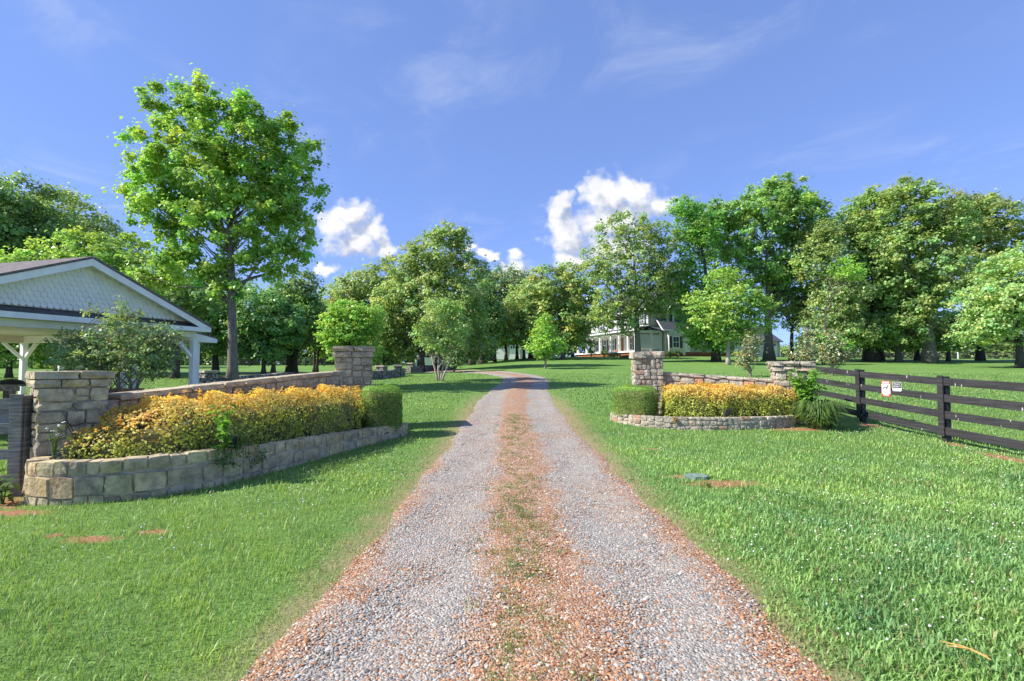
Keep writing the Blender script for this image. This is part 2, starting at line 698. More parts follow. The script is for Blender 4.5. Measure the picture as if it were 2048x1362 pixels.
DIRT = [(3.0, 7.1, 0.62, 0.26), (2.55, 7.55, 0.3, 0.16), (-4.05, 4.9, 0.30, 0.13), (-3.6, 5.1, 0.16, 0.10), (-4.5, 5.0, 0.12, 0.07), (8.95, 10.2, 0.2, 0.25), (8.75, 8.9, 0.22, 0.7), (8.9, 12.6, 0.3, 0.4),
        (-5.75, 5.8, 0.6, 0.16), (6.95, 11.95, 0.95, 0.28), (-6.6, 6.2, 0.9, 0.5), (2.7, 9.8, 0.18, 0.1)]


def dirt_mask(x, y):
    d = np.zeros(np.shape(x))
    for (cx, cy, rx, ry) in DIRT:
        d = np.maximum(d, 1 - np.sqrt(((x - cx) / rx) ** 2 + ((y - cy) / ry) ** 2) * 0.8)
    return d


m, t = new_mat('lawn_turf')
P = pos()
px_, py_, pz_ = ssep(P)
n_big = snoise(P, 0.16, 4.0, 0.55)
n_mid = snoise(P, 0.9, 4.0, 0.6)
n_fine = snoise(P, 26.0, 4.0, 0.7)
n_str = snoise(sxyz(px_ * 6.0, py_ * 6.0, 0.0), 4.0, 5.0, 0.75)
c = smix(sstep(n_big, 0.35, 0.65), (0.142, 0.262, 0.064), (0.185, 0.308, 0.080))
c = smix(sstep(n_mid, 0.4, 0.75) * 0.6, c, (0.120, 0.240, 0.045))
c = smix(sstep(n_fine, 0.42, 0.75) * 0.6, c, (0.085, 0.170, 0.034))
c = smix(sstep(n_str, 0.52, 0.78) * 0.5, c, (0.27, 0.37, 0.11))
dsum = None
wob = (snoise(P, 9.0, 5.0, 0.7) - 0.5) * 1.5
for (cx_, cy_, rx_, ry_) in DIRT:
    ax_ = (px_ - cx_) / rx_
    ay_ = (py_ - cy_) / ry_
    e = 1.0 - S.math('SQRT', ax_ * ax_ + ay_ * ay_)
    dsum = e if dsum is None else smax(dsum, e)
dirt_c = smix(sstep(snoise(P, 30.0, 3.0), 0.3, 0.7), (0.33, 0.15, 0.075), (0.46, 0.25, 0.14))
c = smix(sstep(dsum * 0.9 + wob * 1.2, -0.12, 0.55), c, dirt_c)
edge_d = S.math('ABSOLUTE', px_ - 0.17)
edge_n = (snoise(P, 3.0, 4.0, 0.6) - 0.5) * 0.9
edge_m = (1.0 - sstep(edge_d + edge_n, 1.35, 2.05)) * (1.0 - sstep(py_, 14, 22))
c = smix(edge_m * 0.8, c, smix(sstep(n_fine, 0.35, 0.65), (0.30, 0.22, 0.12), (0.42, 0.32, 0.19)))
hay = sstep(py_, 96, 104) * sstep(px_, 55, 75)
c = smix(hay * 0.85, c, (0.36, 0.27, 0.13))
hgt = n_fine + n_str * 0.7
finish(m, t, c, 0.9, 0.1, sbump(hgt, 0.7, 0.05))
MAT['lawn'] = m
lawn = link('lawn', fast_mesh('lawn', V, Fq, smooth=True), MAT['lawn'])
tag(lawn, 'mown green lawn rising gently towards the house', kind='structure')

# ------------------------------------------------------------------ driveway
i0 = int(np.searchsorted(RCL, V0 - 8))
vv = np.concatenate([np.arange(V0 - 8, V0 + 24, 0.25), np.arange(V0 + 24, RCL[-1] - 0.5, 0.5)])
ctr = np.stack([np.interp(vv, RCL, RC[:, 0]), np.interp(vv, RCL, RC[:, 1])], 1)
tan = np.gradient(ctr, axis=0)
tan /= np.linalg.norm(tan, axis=1)[:, None]
nor = np.stack([tan[:, 1], -tan[:, 0]], 1)
K = 25
fr = np.linspace(-1, 1, K)
hl, hr = road_half(vv, -1) + 0.22, road_half(vv, 1) + 0.22
U = np.where(fr[None, :] < 0, fr[None, :] * hl[:, None], fr[None, :] * hr[:, None])
X = ctr[:, :1] + nor[:, :1] * U
Y = ctr[:, 1:] + nor[:, 1:] * U


def road_profile(u, h):
    ruts = -0.022 * np.exp(-((u + 0.84) / 0.34) ** 2) - 0.022 * np.exp(-((u - 0.85) / 0.34) ** 2)
    return 0.022 + ruts + 0.012 * np.exp(-(u / 0.3) ** 2) - 0.045 * sm(np.abs(u) / h, 0.8, 1.0)


Z = ground(X, Y) + road_profile(U, np.where(U < 0, hl[:, None], hr[:, None]))
Z = Z + 0.006 * np.sin(X * 7.3 + Y * 3.1) * np.sin(Y * 5.7)
RVx = np.stack([X.ravel(), Y.ravel(), Z.ravel()], 1)
UVr = np.stack([U.ravel(), np.repeat(vv - V0, K)], 1)
ii = np.arange(len(vv) - 1)[:, None] * K + np.arange(K - 1)[None, :]
Fr = np.stack([ii, ii + 1, ii + K + 1, ii + K], -1).reshape(-1, 4)

m, t = new_mat('gravel_drive')
uvn = t.nodes.new('ShaderNodeUVMap')
uvn.uv_map = 'uv'
uu, vv_, _ = ssep(S(uvn.outputs[0]))
P = pos()
wob = (snoise(P, 1.1, 4.0, 0.6) - 0.5) * 0.85
wob2 = (snoise(P, 6.0, 3.0, 0.6) - 0.5) * 0.25
ue = uu + wob + wob2
d_l = S.math('ABSOLUTE', ue + 0.90)
d_r = S.math('ABSOLUTE', ue - 0.86)
rut = smax(1.0 - sstep(d_l, 0.34, 0.6), 1.0 - sstep(d_r, 0.32, 0.58))
ring = svor(P, 62.0, 'F1', 'Color')
rx_, ry_, rz_ = ssep(ring)
cell = svor(P, 62.0, 'F1', 'Distance')
grey = sramp(rx_, [(0.0, (0.20, 0.185, 0.165)), (0.4, (0.31, 0.285, 0.25)), (0.75, (0.40, 0.37, 0.325)), (1.0, (0.52, 0.48, 0.42))])
clay = sramp(ry_, [(0.0, (0.22, 0.10, 0.055)), (0.45, (0.38, 0.19, 0.10)), (0.8, (0.47, 0.29, 0.17)), (1.0, (0.55, 0.44, 0.33))])
frac = sstep(rut * (0.52 + 0.5 * sstep(snoise(P, 1.1, 3.0), 0.35, 0.65)) + 0.16 - rz_, -0.06, 0.06)
c = smix(frac, clay, grey)
fine = snoise(P, 240.0, 2.0, 0.6)
c = smix(sstep(snoise(P, 2.2, 4.0), 0.45, 0.75) * 0.5, c, (0.44, 0.34, 0.25))
hh = (1.0 - cell * 1.4) + fine * 0.3
finish(m, t, c, 0.92, 0.12, sbump(hh, 0.8, 0.012))
MAT['drive'] = m
drive = link('driveway', fast_mesh('driveway', RVx, Fr, smooth=True, uv=UVr), MAT['drive'])
tag(drive, 'gravel driveway with two grey wheel tracks and an orange clay middle', kind='structure')


def road_point(u, v):
    """world position on the driveway surface"""
    x = np.interp(v + V0, vv, ctr[:, 0]); y = np.interp(v + V0, vv, ctr[:, 1])
    nx_ = np.interp(v + V0, vv, nor[:, 0]); ny_ = np.interp(v + V0, vv, nor[:, 1])
    X_, Y_ = x + nx_ * u, y + ny_ * u
    h = road_half(v + V0, np.sign(u)) + 0.22
    return X_, Y_, ground(X_, Y_) + road_profile(u, h)


def fbm2(x, y, s=1.0, seed=0.0):
    return (np.sin(x * 1.3 * s + seed) * np.cos(y * 1.7 * s - seed) + 0.6 * np.sin(x * 2.9 * s + y * 2.1 * s + seed * 2) + 0.4 * np.sin(x * 5.3 * s - y * 4.7 * s + 1.1)) / 2.0


# loose gravel: small faceted stones
def scatter_stones():
    n = 70000
    v = 1.9 + 12.5 * rng.random(n) ** 1.7
    u = (rng.random(n) * 2 - 1) * (road_half(v + V0) + 0.10 + 0.22 * rng.random(n) ** 3)
    keep = rng.random(n) < np.clip(1.25 - 0.07 * v, 0.35, 1)
    u, v = u[keep], v[keep]
    n = len(u)
    x, y, z = road_point(u, v)
    w = 0.16 * np.sin(v * 1.1 + 0.7) + 0.14 * np.sin(v * 2.9) + 0.30 * fbm2(x, y, 1.9, 6.0)
    ue = u + w * 0.5
    rut = np.maximum(1 - sm(np.abs(ue + 0.90), 0.34, 0.62), 1 - sm(np.abs(ue - 0.86), 0.3, 0.58))
    grey = rng.random(n) < (0.10 + rut * (0.68 + 0.22 * fbm2(x, y, 0.9, 4.0)))
    size = 0.0036 + 0.0062 * rng.random(n) ** 1.6
    size = np.where(rng.random(n) < 0.03, size * 1.7, size) * (1 + 0.035 * v)
    base = np.array([(1, 0, -.25), (.31, .95, -.25), (-.81, .59, -.25), (-.81, -.59, -.25), (.31, -.95, -.25), (0.1, 0.05, .9)], float)
    j = 1 + 0.35 * (rng.random((n, 6, 1)) - 0.5)
    sc = np.stack([1 + 0.5 * rng.random(n), 0.8 + 0.4 * rng.random(n), 0.55 + 0.4 * rng.random(n)], 1)[:, None, :]
    Vv = base[None] * j * sc * size[:, None, None]
    a = rng.random(n) * 6.283
    ca, sa = np.cos(a)[:, None], np.sin(a)[:, None]
    til = (rng.random(n) - 0.5)[:, None] * 1.0
    X_, Y_, Z_ = Vv[..., 0], Vv[..., 1], Vv[..., 2]
    X2 = X_ * ca - Y_ * sa
    Y2 = X_ * sa + Y_ * ca
    Z2 = Z_ + til * X_
    W = np.stack([X2 + x[:, None], Y2 + y[:, None], Z2 + (z + size * 0.32)[:, None]], -1).reshape(-1, 3)
    f = np.array([(0, 1, 5), (1, 2, 5), (2, 3, 5), (3, 4, 5), (4, 0, 5)])
    Fc = (np.arange(n)[:, None, None] * 6 + f[None]).reshape(-1, 3)
    g = 0.16 + 0.33 * rng.random(n)
    cg = np.stack([g * 1.04, g * 0.975, g * 0.885], 1)
    o = rng.random(n)
    co = np.stack([0.25 + 0.30 * o, 0.108 + 0.20 * o, 0.05 + 0.125 * o], 1)
    pale = rng.random(n) < 0.16
    co[pale] = (0.60, 0.50, 0.38)
    cc = np.where(grey[:, None], cg, co)
    return fast_mesh('gravel', W, Fc, np.repeat(cc, 6, 0))


m, t = new_mat('gravel_stone')
finish(m, t, attr('col'), 0.85, 0.2)
MAT['gravel'] = m
gravel = link('gravel', scatter_stones(), MAT['gravel'])
tag(gravel, 'loose grey and orange gravel lying on the driveway', 'gravel', kind='stuff')


# ------------------------------------------------------------------ grass blades
def poly_mask(x, y, poly):
    ins = np.zeros(x.shape, bool)
    n = len(poly)
    for i in range(n):
        x0, y0 = poly[i]
        x1, y1 = poly[(i + 1) % n]
        cond = ((y0 > y) != (y1 > y)) & (x < (x1 - x0) * (y - y0) / (y1 - y0 + 1e-12) + x0)
        ins ^= cond
    return ins


PLANTER_L = [(-6.12, 6.72), (-6.10, 6.38), (-5.86, 6.14), (-5.45, 6.08), (-4.90, 6.22), (-4.45, 6.48), (-4.08, 6.90), (-3.85, 7.40), (-3.62, 8.05), (-3.42, 8.75), (-3.20, 9.45), (-2.94, 10.15),
             (-2.66, 10.80), (-2.42, 11.30), (-2.44, 11.72), (-2.75, 12.00), (-3.20, 12.15)]
PLANTER_R = [(3.30, 14.05), (2.85, 13.85), (2.62, 13.42), (2.74, 12.95), (3.12, 12.52), (3.70, 12.17), (4.40, 11.98), (5.10, 11.93), (5.80, 11.98), (6.45, 12.10), (6.95, 12.30)]
WALL_L = [(-3.9, 12.3), (-4.62, 11.2), (-5.12, 9.8), (-5.62, 8.5), (-5.98, 7.2)]
WALL_R = [(3.85, 14.3), (4.7, 14.02), (5.6, 13.66), (6.5, 13.25), (7.2, 12.9)]
AREA_L = PLANTER_L + WALL_L
AREA_R = PLANTER_R + WALL_R[::-1]


def blades(n_try, y0, y1, hfun, wfun, power=1.0, color=None, seg=2, keepf=None, lean=0.6):
    y = y0 + (y1 - y0) * rng.random(n_try) ** power
    x = (rng.random(n_try) * 2 - 1) * (y * 1.10 + 0.6)
    u, v = road_uv(x, y)
    k = rng.random(n_try) < sm(np.abs(u) - road_half(v, np.sign(u)) + 0.20 * fbm2(x, y, 2.6, 5.0) + 0.08 * fbm2(x, y, 9.0, 1.0), -0.22, 0.42)
    k &= ~poly_mask(x, y, AREA_L) & ~poly_mask(x, y, AREA_R)
    k &= rng.random(n_try) > sm(dirt_mask(x, y) + 0.5 * (rng.random(n_try) - 0.5) + 0.3 * fbm2(x, y, 6.0, 2.0), 0.0, 0.55) * 0.96
    if keepf is not None:
        k &= keepf(x, y)
    x, y = x[k], y[k]
    return make_blades(x, y, ground(x, y) - 0.004, hfun(x, y), wfun(x, y), color, lean)


def make_blades(x, y, z, h, w, color, lean=0.6):
    n = len(x)
    a = rng.random(n) * 6.283
    b = a + 1.57 + (rng.random(n) - 0.5)
    ln = lean * (0.3 + rng.random(n))
    sx, sy = np.cos(a) * w, np.sin(a) * w
    lx, ly = np.cos(b) * ln * h, np.sin(b) * ln * h
    q = np.zeros((n, 5, 3))
    q[:, 0] = np.stack([x - sx, y - sy, z], 1)
    q[:, 1] = np.stack([x + sx, y + sy, z], 1)
    q[:, 2] = np.stack([x + sx * .8 + lx * .4, y + sy * .8 + ly * .4, z + h * .62], 1)
    q[:, 3] = np.stack([x - sx * .8 + lx * .4, y - sy * .8 + ly * .4, z + h * .62], 1)
    q[:, 4] = np.stack([x + lx, y + ly, z + h * np.clip(1.05 - 0.35 * ln, .5, 1)], 1)
    f = np.array([(0, 1, 2), (0, 2, 3), (3, 2, 4)])
    Fc = (np.arange(n)[:, None, None] * 5 + f[None]).reshape(-1, 3)
    cc = color(x, y)
    return q.reshape(-1, 3), Fc, np.repeat(cc, 5, 0)


def grass_color(x, y):
    n = len(x)
    r = rng.random(n)
    p = 0.8 * fbm2(x, y, 0.8) + 0.7 * fbm2(x, y, 2.7, 9.0) + 0.8 * fbm2(x, y, 0.33, 2.5)
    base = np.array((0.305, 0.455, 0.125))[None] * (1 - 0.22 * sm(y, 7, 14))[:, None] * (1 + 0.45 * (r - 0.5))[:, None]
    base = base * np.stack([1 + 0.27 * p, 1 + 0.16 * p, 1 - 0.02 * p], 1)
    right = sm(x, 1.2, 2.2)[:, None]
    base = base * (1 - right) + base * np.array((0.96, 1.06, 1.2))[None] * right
    dry = rng.random(n) < 0.06 + 0.12 * sm(fbm2(x, y, 1.4, 7.0), 0.25, 0.8) + 0.36 * (1 - sm(np.abs(road_uv(x, y)[0]), 1.35, 1.95))
    base[dry] = np.array((0.36, 0.32, 0.15)) * (0.75 + 0.5 * rng.random((dry.sum(), 1)))
    pale = rng.random(n) < 0.03
    base[pale] = (0.42, 0.52, 0.24)
    return base


def hf(lo, hi):
    def f(x, y):
        right = sm(x, 1.0, 2.2)
        patch = 1 + 0.35 * fbm2(x, y, 1.7, 3.0) + 0.25 * fbm2(x, y, 4.5, 8.0)
        edge = 0.42 + 0.58 * sm(np.abs(x - 0.17), 1.4, 2.4)
        return (lo + (hi - lo) * rng.random(len(x))) * patch * (1 + 0.15 * right) * edge
    return f


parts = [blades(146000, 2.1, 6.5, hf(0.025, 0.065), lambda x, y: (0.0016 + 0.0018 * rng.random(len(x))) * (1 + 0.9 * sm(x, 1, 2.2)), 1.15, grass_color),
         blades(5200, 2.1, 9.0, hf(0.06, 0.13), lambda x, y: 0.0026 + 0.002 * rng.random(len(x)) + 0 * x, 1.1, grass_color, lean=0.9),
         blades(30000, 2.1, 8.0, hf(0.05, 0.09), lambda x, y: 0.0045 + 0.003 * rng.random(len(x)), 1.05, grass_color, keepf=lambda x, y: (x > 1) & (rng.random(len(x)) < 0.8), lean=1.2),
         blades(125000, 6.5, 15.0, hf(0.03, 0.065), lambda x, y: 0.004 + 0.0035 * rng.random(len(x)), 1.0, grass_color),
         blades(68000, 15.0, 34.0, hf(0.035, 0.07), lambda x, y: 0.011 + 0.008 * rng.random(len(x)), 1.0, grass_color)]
GV, GF, GC, off = [], [], [], 0
for (a, b, c_) in parts:
    GV.append(a); GF.append(b + off); GC.append(c_); off += len(a)
grass = link('grass', fast_mesh('grass', np.concatenate(GV), np.concatenate(GF), np.concatenate(GC)), MAT['blade'])
tag(grass, 'green grass blades covering the lawn on both sides', 'grass', kind='stuff')

# coarse tufts along the planter foot and in the middle of the drive
def tuft_points(cs, per, spread):
    xs, ys = [], []
    for (cx_, cy_) in cs:
        r = rng.normal(0, spread, (per, 2))
        xs.append(cx_ + r[:, 0]); ys.append(cy_ + r[:, 1])
    return np.concatenate(xs), np.concatenate(ys)


tc_ = []
for k in range(340):
    v = 2.2 + 12 * rng.random() ** 1.3
    tc_.append((0.17 - 0.02 + rng.normal(-0.06, 0.15), v))
tx, ty = tuft_points(tc_, 26, 0.045)
q1 = make_blades(tx, ty, ground(tx, ty) + 0.02, 0.018 + 0.04 * rng.random(len(tx)), 0.0016 + 0.0016 * rng.random(len(tx)), lambda x, y: np.array((0.17, 0.27, 0.06))[None] * (0.7 + 0.6 * rng.random((len(x), 1))), 0.9)
tallc = [(0.17 + rng.normal(-0.1, 0.13), 4.8 + 1.6 * rng.random()) for _ in range(9)]
tx, ty = tuft_points(tallc, 22, 0.02)
q2 = make_blades(tx, ty, ground(tx, ty) + 0.02, 0.05 + 0.09 * rng.random(len(tx)), 0.0015 + 0 * tx, lambda x, y: np.array((0.17, 0.24, 0.06))[None] * (0.7 + 0.6 * rng.random((len(x), 1))), 0.35)
weeds = link('driveway_weeds', fast_mesh('driveway_weeds', np.concatenate([q1[0], q2[0]]), np.concatenate([q1[1], q2[1] + len(q1[0])]), np.concatenate([q1[2], q2[2]])), MAT['blade'])
tag(weeds, 'sparse weeds growing along the middle of the driveway', 'weeds', kind='stuff')

# white clover heads
def clover():
    cs = []
    for k in range(44):
        y = 2.6 + 9.5 * rng.random()
        cs.append((1.8 + (y * 0.98 - 1.4) * rng.random() ** 0.75, y, 13))
    for k in range(12):
        y = 6 + 6 * rng.random()
        cs.append((-1.4 - rng.random() * 1.6, y, 9))
    for k in range(6):
        cs.append((-2.2 - rng.random() * 1.5, 4.5 + rng.random() * 1.5, 6))
    for k in range(12):
        cs.append((3 + 12 * rng.random(), 12 + 8 * rng.random(), 9))
    X_, Y_ = [], []
    for (cx_, cy_, n) in cs:
        r = rng.normal(0, 0.30, (n, 2))
        X_.append(cx_ + r[:, 0]); Y_.append(cy_ + r[:, 1])
    x, y = np.concatenate(X_), np.concatenate(Y_)
    u, v = road_uv(x, y)
    k = (np.abs(u) > 1.62) & ~poly_mask(x, y, AREA_L) & ~poly_mask(x, y, AREA_R)
    x, y = x[k], y[k]
    n = len(x)
    g = (1 + 5 ** .5) / 2
    ico = np.array([(-1, g, 0), (1, g, 0), (-1, -g, 0), (1, -g, 0), (0, -1, g), (0, 1, g), (0, -1, -g), (0, 1, -g), (g, 0, -1), (g, 0, 1), (-g, 0, -1), (-g, 0, 1)]) / 1.9
    fi = np.array([(0, 11, 5), (0, 5, 1), (0, 1, 7), (0, 7, 10), (0, 10, 11), (1, 5, 9), (5, 11, 4), (11, 10, 2), (10, 7, 6), (7, 1, 8), (3, 9, 4), (3, 4, 2), (3, 2, 6), (3, 6, 8), (3, 8, 9), (4, 9, 5), (2, 4, 11), (6, 2, 10), (8, 6, 7), (9, 8, 1)])
    s = 0.006 + 0.004 * rng.random(n)
    jit = 1 + 0.5 * (rng.random((n, 12, 1)) - 0.5)
    W = ico[None] * jit * s[:, None, None] * np.array((1, 1, 0.75)) + np.stack([x, y, ground(x, y) + 0.045 + 0.035 * rng.random(n)], 1)[:, None]
    Fc = (np.arange(n)[:, None, None] * 12 + fi[None]).reshape(-1, 3)
    return fast_mesh('clover_flowers', W.reshape(-1, 3), Fc)


tag(link('clover_flowers', clover(), MAT['petal']), 'tiny white clover heads dotted through the grass', 'clover', kind='stuff')

# ------------------------------------------------------------------ masonry
def make_stone_pool(n, seed, rough=0.06, pull=0.93):
    r = np.random.default_rng(seed)
    pool = []
    for k in range(n):
        vs_, idx = [], {}
        for i in range(3):
            for j in range(3):
                for l in range(3):
                    if i == 1 and j == 1 and l == 1:
                        continue
                    p = np.array((i - 1, j - 1, l - 1), float)
                    e = int(np.sum(np.abs(p)))
                    s = {1: 1.04, 2: 0.985, 3: pull}[e]
                    q = p * s + r.normal(0, rough, 3) * (1.0 if e > 1 else 1.3)
                    idx[(i, j, l)] = len(vs_)
                    vs_.append(tuple(q * 0.5))
        fs = []
        for axis_ in range(3):
            for side in (0, 2):
                for a in range(2):
                    for b in range(2):
                        def g(u, v):
                            c = [0, 0, 0]
                            c[axis_] = side
                            c[(axis_ + 1) % 3] = u
                            c[(axis_ + 2) % 3] = v
                            return idx[tuple(c)]
                        f = [g(a, b), g(a + 1, b), g(a + 1, b + 1), g(a, b + 1)]
                        fs.append(f if side == 2 else f[::-1])
        me = bpy.data.meshes.new('stone')
        me.from_pydata(vs_, [], fs)
        me.update()
        pool.append(me)
    return pool


def pool_for(mat, n, seed, rough=0.06, pull=0.93):
    p = make_stone_pool(n, seed, rough, pull)
    for me in p:
        me.materials.append(mat)
    return p


POOL_FIELD = pool_for(MAT['stone'], 14, 1, 0.075, 0.90)
POOL_BLOCK = pool_for(MAT['stone_block'], 14, 2, 0.05, 0.93)
POOL_ROSY = pool_for(MAT['stone_rosy'], 14, 3, 0.085, 0.88)
POOL_CAP = pool_for(MAT['stone'], 8, 4, 0.04, 0.96)


def put_stone(parent, pool, c, ax, n, w, d, h, name='stone', roll=0.0):
    me = random.choice(pool)
    o = bpy.data.objects.new(name, me)
    COL.objects.link(o)
    ax, n = Vector(ax).normalized(), Vector(n).normalized()
    up = ax.cross(n)
    if up.z < 0:
        up = -up
    R3 = Matrix((ax, n, up)).transposed()
    if R3.determinant() < 0:
        R3 = Matrix((-ax, n, up)).transposed()
    if roll:
        R3 = Matrix.Rotation(roll, 3, n) @ R3
    o.matrix_world = Matrix.Identity(4)
    o.parent = parent
    o.rotation_euler = R3.to_euler()
    o.scale = (w, d, h)
    loc = Vector(parent.location)
    pp = parent.parent
    while pp is not None:
        loc = loc + Vector(pp.location)
        pp = pp.parent
    o.location = Vector(c) - loc
    return o


def split_rect(x0, z0, x1, z1, mw, mh, out):
    w, h = x1 - x0, z1 - z0
    tw, th = mw * random.uniform(0.65, 1.2), mh * random.uniform(0.65, 1.2)
    if w > tw and (w / mw >= h / mh or h <= th):
        k = x0 + w * random.uniform(0.36, 0.64)
        split_rect(x0, z0, k, z1, mw, mh, out); split_rect(k, z0, x1, z1, mw, mh, out)
    elif h > th:
        k = z0 + h * random.uniform(0.36, 0.64)
        split_rect(x0, z0, x1, k, mw, mh, out); split_rect(x0, k, x1, z1, mw, mh, out)
    else:
        out.append((x0, z0, x1, z1))


def face(parent, pool, c, ax, n, W, z0, z1, mw, mh, depth=0.10, gap=0.02):
    """rubble stones over a vertical face centred on c (on the face plane)"""
    out = []
    split_rect(-W / 2, z0, W / 2, z1, mw, mh, out)
    ax = Vector(ax); n = Vector(n)
    for (a, b, c1, d) in out:
        ctr = Vector((c[0], c[1], 0)) + ax * ((a + c1) / 2) + Vector((0, 0, (b + d) / 2)) - n * (depth / 2 - random.uniform(0.0, 0.025))
        put_stone(parent, pool, ctr, ax, n, c1 - a - gap, depth, d - b - gap, 'stone', random.uniform(-0.03, 0.03))


def pillar(label, x, y, ztop, nvec, w, cap_w, cap_rows, pool, mw, mh, cap_h=0.15):
    zb = gz1(x, y) - 0.08
    root = thing('stone_pillar', label, 'pillar', (x, y, zb), 'stone pillars of the entrance')
    n = Vector((nvec[0], nvec[1], 0)).normalized()
    ax = Vector((-n.y, n.x, 0))
    zc = ztop - cap_h * cap_rows
    core = MB().box((x, y, (zb + ztop - 0.05) / 2), ax, n, (0, 0, 1), w / 2 - 0.03, w / 2 - 0.03, (ztop - 0.05 - zb) / 2)
    core.build('mortar_core', MAT['mortar'], root)
    for k, (fn, fa, ww) in enumerate(((n, ax, w), (-n, ax, w), (ax, n, w - 0.20), (-ax, n, w - 0.20))):
        c = Vector((x, y, 0)) + fn * (w / 2)
        face(root, pool, c, fa, fn, ww, zb, zc, mw, mh)
    for r in range(cap_rows):
        z = zc + cap_h * (r + 0.5)
        ov = cap_w + (0.02 if r == 0 else 0.05) * random.uniform(0.6, 1.2)
        for side, ysgn in ((1, 1), (-1, -1)):
            k = random.choice((2, 3))
            cuts = sorted([-ov / 2, ov / 2] + [random.uniform(-0.8, 0.8) * ov / 2 * 0.6 + (i - (k - 2) / 2) * 0.12 for i in range(k - 1)])
            for a, b in zip(cuts[:-1], cuts[1:]):
                if b - a < 0.08:
                    continue
                ctr = Vector((x, y, z)) + ax * ((a + b) / 2) + n * (ysgn * ov / 4)
                put_stone(root, POOL_CAP if pool is not POOL_ROSY else POOL_ROSY, ctr, ax, n, b - a - 0.008, ov / 2 - 0.006, cap_h - 0.012, 'cap_stone', random.uniform(-0.02, 0.02))
    return root


pillar('squat near stone pillar beside the weathered grey fence post', -6.17, 7.0, 1.60, (0.76, -0.65), 0.75, 0.80, 2, POOL_FIELD, 0.42, 0.24, 0.11)
pillar('tall stone pillar behind the left clipped boxwood', -3.88, 12.3, 2.14, (0.22, -0.97), 0.82, 0.90, 2, POOL_FIELD, 0.36, 0.24, 0.14)
pillar('tall rubble pillar with reddish stones behind the right boxwood', 3.85, 14.3, 2.06, (-0.12, -0.99), 0.78, 0.90, 1, POOL_ROSY, 0.27, 0.24, 0.2)
pillar('squat stone pillar where the black board fence begins', 7.2, 12.95, 1.78, (-0.3, -0.95), 0.82, 0.94, 2, POOL_ROSY, 0.3, 0.2, 0.13)


def poly_len(P):
    P = np.array(P, float)
    L = np.concatenate([[0], np.cumsum(np.linalg.norm(np.diff(P, axis=0), axis=1))])
    return P, L


def on_poly(P, L, s):
    x, y = np.interp(s, L, P[:, 0]), np.interp(s, L, P[:, 1])
    e = 0.06
    x0, y0 = np.interp(max(s - e, 0), L, P[:, 0]), np.interp(max(s - e, 0), L, P[:, 1])
    x1, y1 = np.interp(min(s + e, L[-1]), L, P[:, 0]), np.interp(min(s + e, L[-1]), L, P[:, 1])
    t_ = Vector((x1 - x0, y1 - y0, 0)).normalized()
    return Vector((x, y, 0)), t_


def strip_core(P, L, zt0, zt1, th, name, mat, parent, drop=0.03):
    m = MB()
    n = max(int(L[-1] / 0.15), 4)
    ring = []
    for i in range(n + 1):
        s = L[-1] * i / n
        p, t_ = on_poly(P, L, s)
        nn = Vector((t_.y, -t_.x, 0))
        zt = zt0 + (zt1 - zt0) * i / n - drop
        zb = gz1(p.x, p.y) - 0.08
        a, b = p + nn * th / 2, p - nn * th / 2
        k = len(m.v)
        m.v += [(a.x, a.y, zb), (b.x, b.y, zb), (b.x, b.y, zt), (a.x, a.y, zt)]
        ring.append(k)
    for k0, k1 in zip(ring[:-1], ring[1:]):
        for j in range(4):
            j2 = (j + 1) % 4
            m.f.append([k0 + j, k0 + j2, k1 + j2, k1 + j])
    m.f.append([ring[0] + i for i in range(4)][::-1])
    m.f.append([ring[-1] + i for i in range(4)])
    return m.build(name, mat, parent)


def wing_wall(label, path, zt0, zt1, pool, th=0.34):
    P = catmull(np.array(path, float), 8)
    P, L = poly_len(P)
    mid, _ = on_poly(P, L, L[-1] / 2)
    root = thing('wing_wall', label, 'wall', (mid.x, mid.y, gz1(mid.x, mid.y)), 'stone wing walls of the entrance')
    strip_core(P, L, zt0, zt1, th - 0.08, 'mortar_core', MAT['mortar'], root, 0.08)
    s = 0.3
    while s < L[-1] - 0.25:                                     # long flat cap stones
        w = random.uniform(0.35, 0.8)
        e = min(s + w, L[-1] - 0.2)
        p, t_ = on_poly(P, L, (s + e) / 2)
        zt = zt0 + (zt1 - zt0) * ((s + e) / 2) / L[-1]
        sl = (zt1 - zt0) / L[-1]
        ax = Vector((t_.x, t_.y, sl)).normalized()
        nn = Vector((t_.y, -t_.x, 0))
        put_stone(root, POOL_CAP if pool is POOL_FIELD else pool, Vector((p.x, p.y, zt - 0.045 + random.uniform(-.012, .008))), ax, nn, e - s - 0.006, th + random.uniform(0.02, 0.08), 0.085, 'cap_stone')
        s = e
    for sgn in (1, -1):
        s = 0.3
        while s < L[-1] - 0.25:
            w = random.uniform(0.2, 0.42)
            e = min(s + w, L[-1] - 0.2)
            p, t_ = on_poly(P, L, (s + e) / 2)
            nn = Vector((t_.y, -t_.x, 0)) * sgn
            zt = zt0 + (zt1 - zt0) * ((s + e) / 2) / L[-1] - 0.10
            while zt > gz1(p.x, p.y) + 0.05:
                h = random.uniform(0.12, 0.22)
                put_stone(root, pool, p + nn * (th / 2 - 0.05) + Vector((0, 0, zt - h / 2)), t_, nn, e - s - 0.018, 0.1, h - 0.018)
                zt -= h
                if sgn == -1 and zt < 0.6:
                    break
            s = e
    return root


wing_wall('curved stone wall with flat cap behind the long left golden hedge', WALL_L, 1.56, 1.24, POOL_FIELD)
wing_wall('short stone wall with ragged cap behind the right golden hedge', WALL_R, 1.52, 1.30, POOL_ROSY)


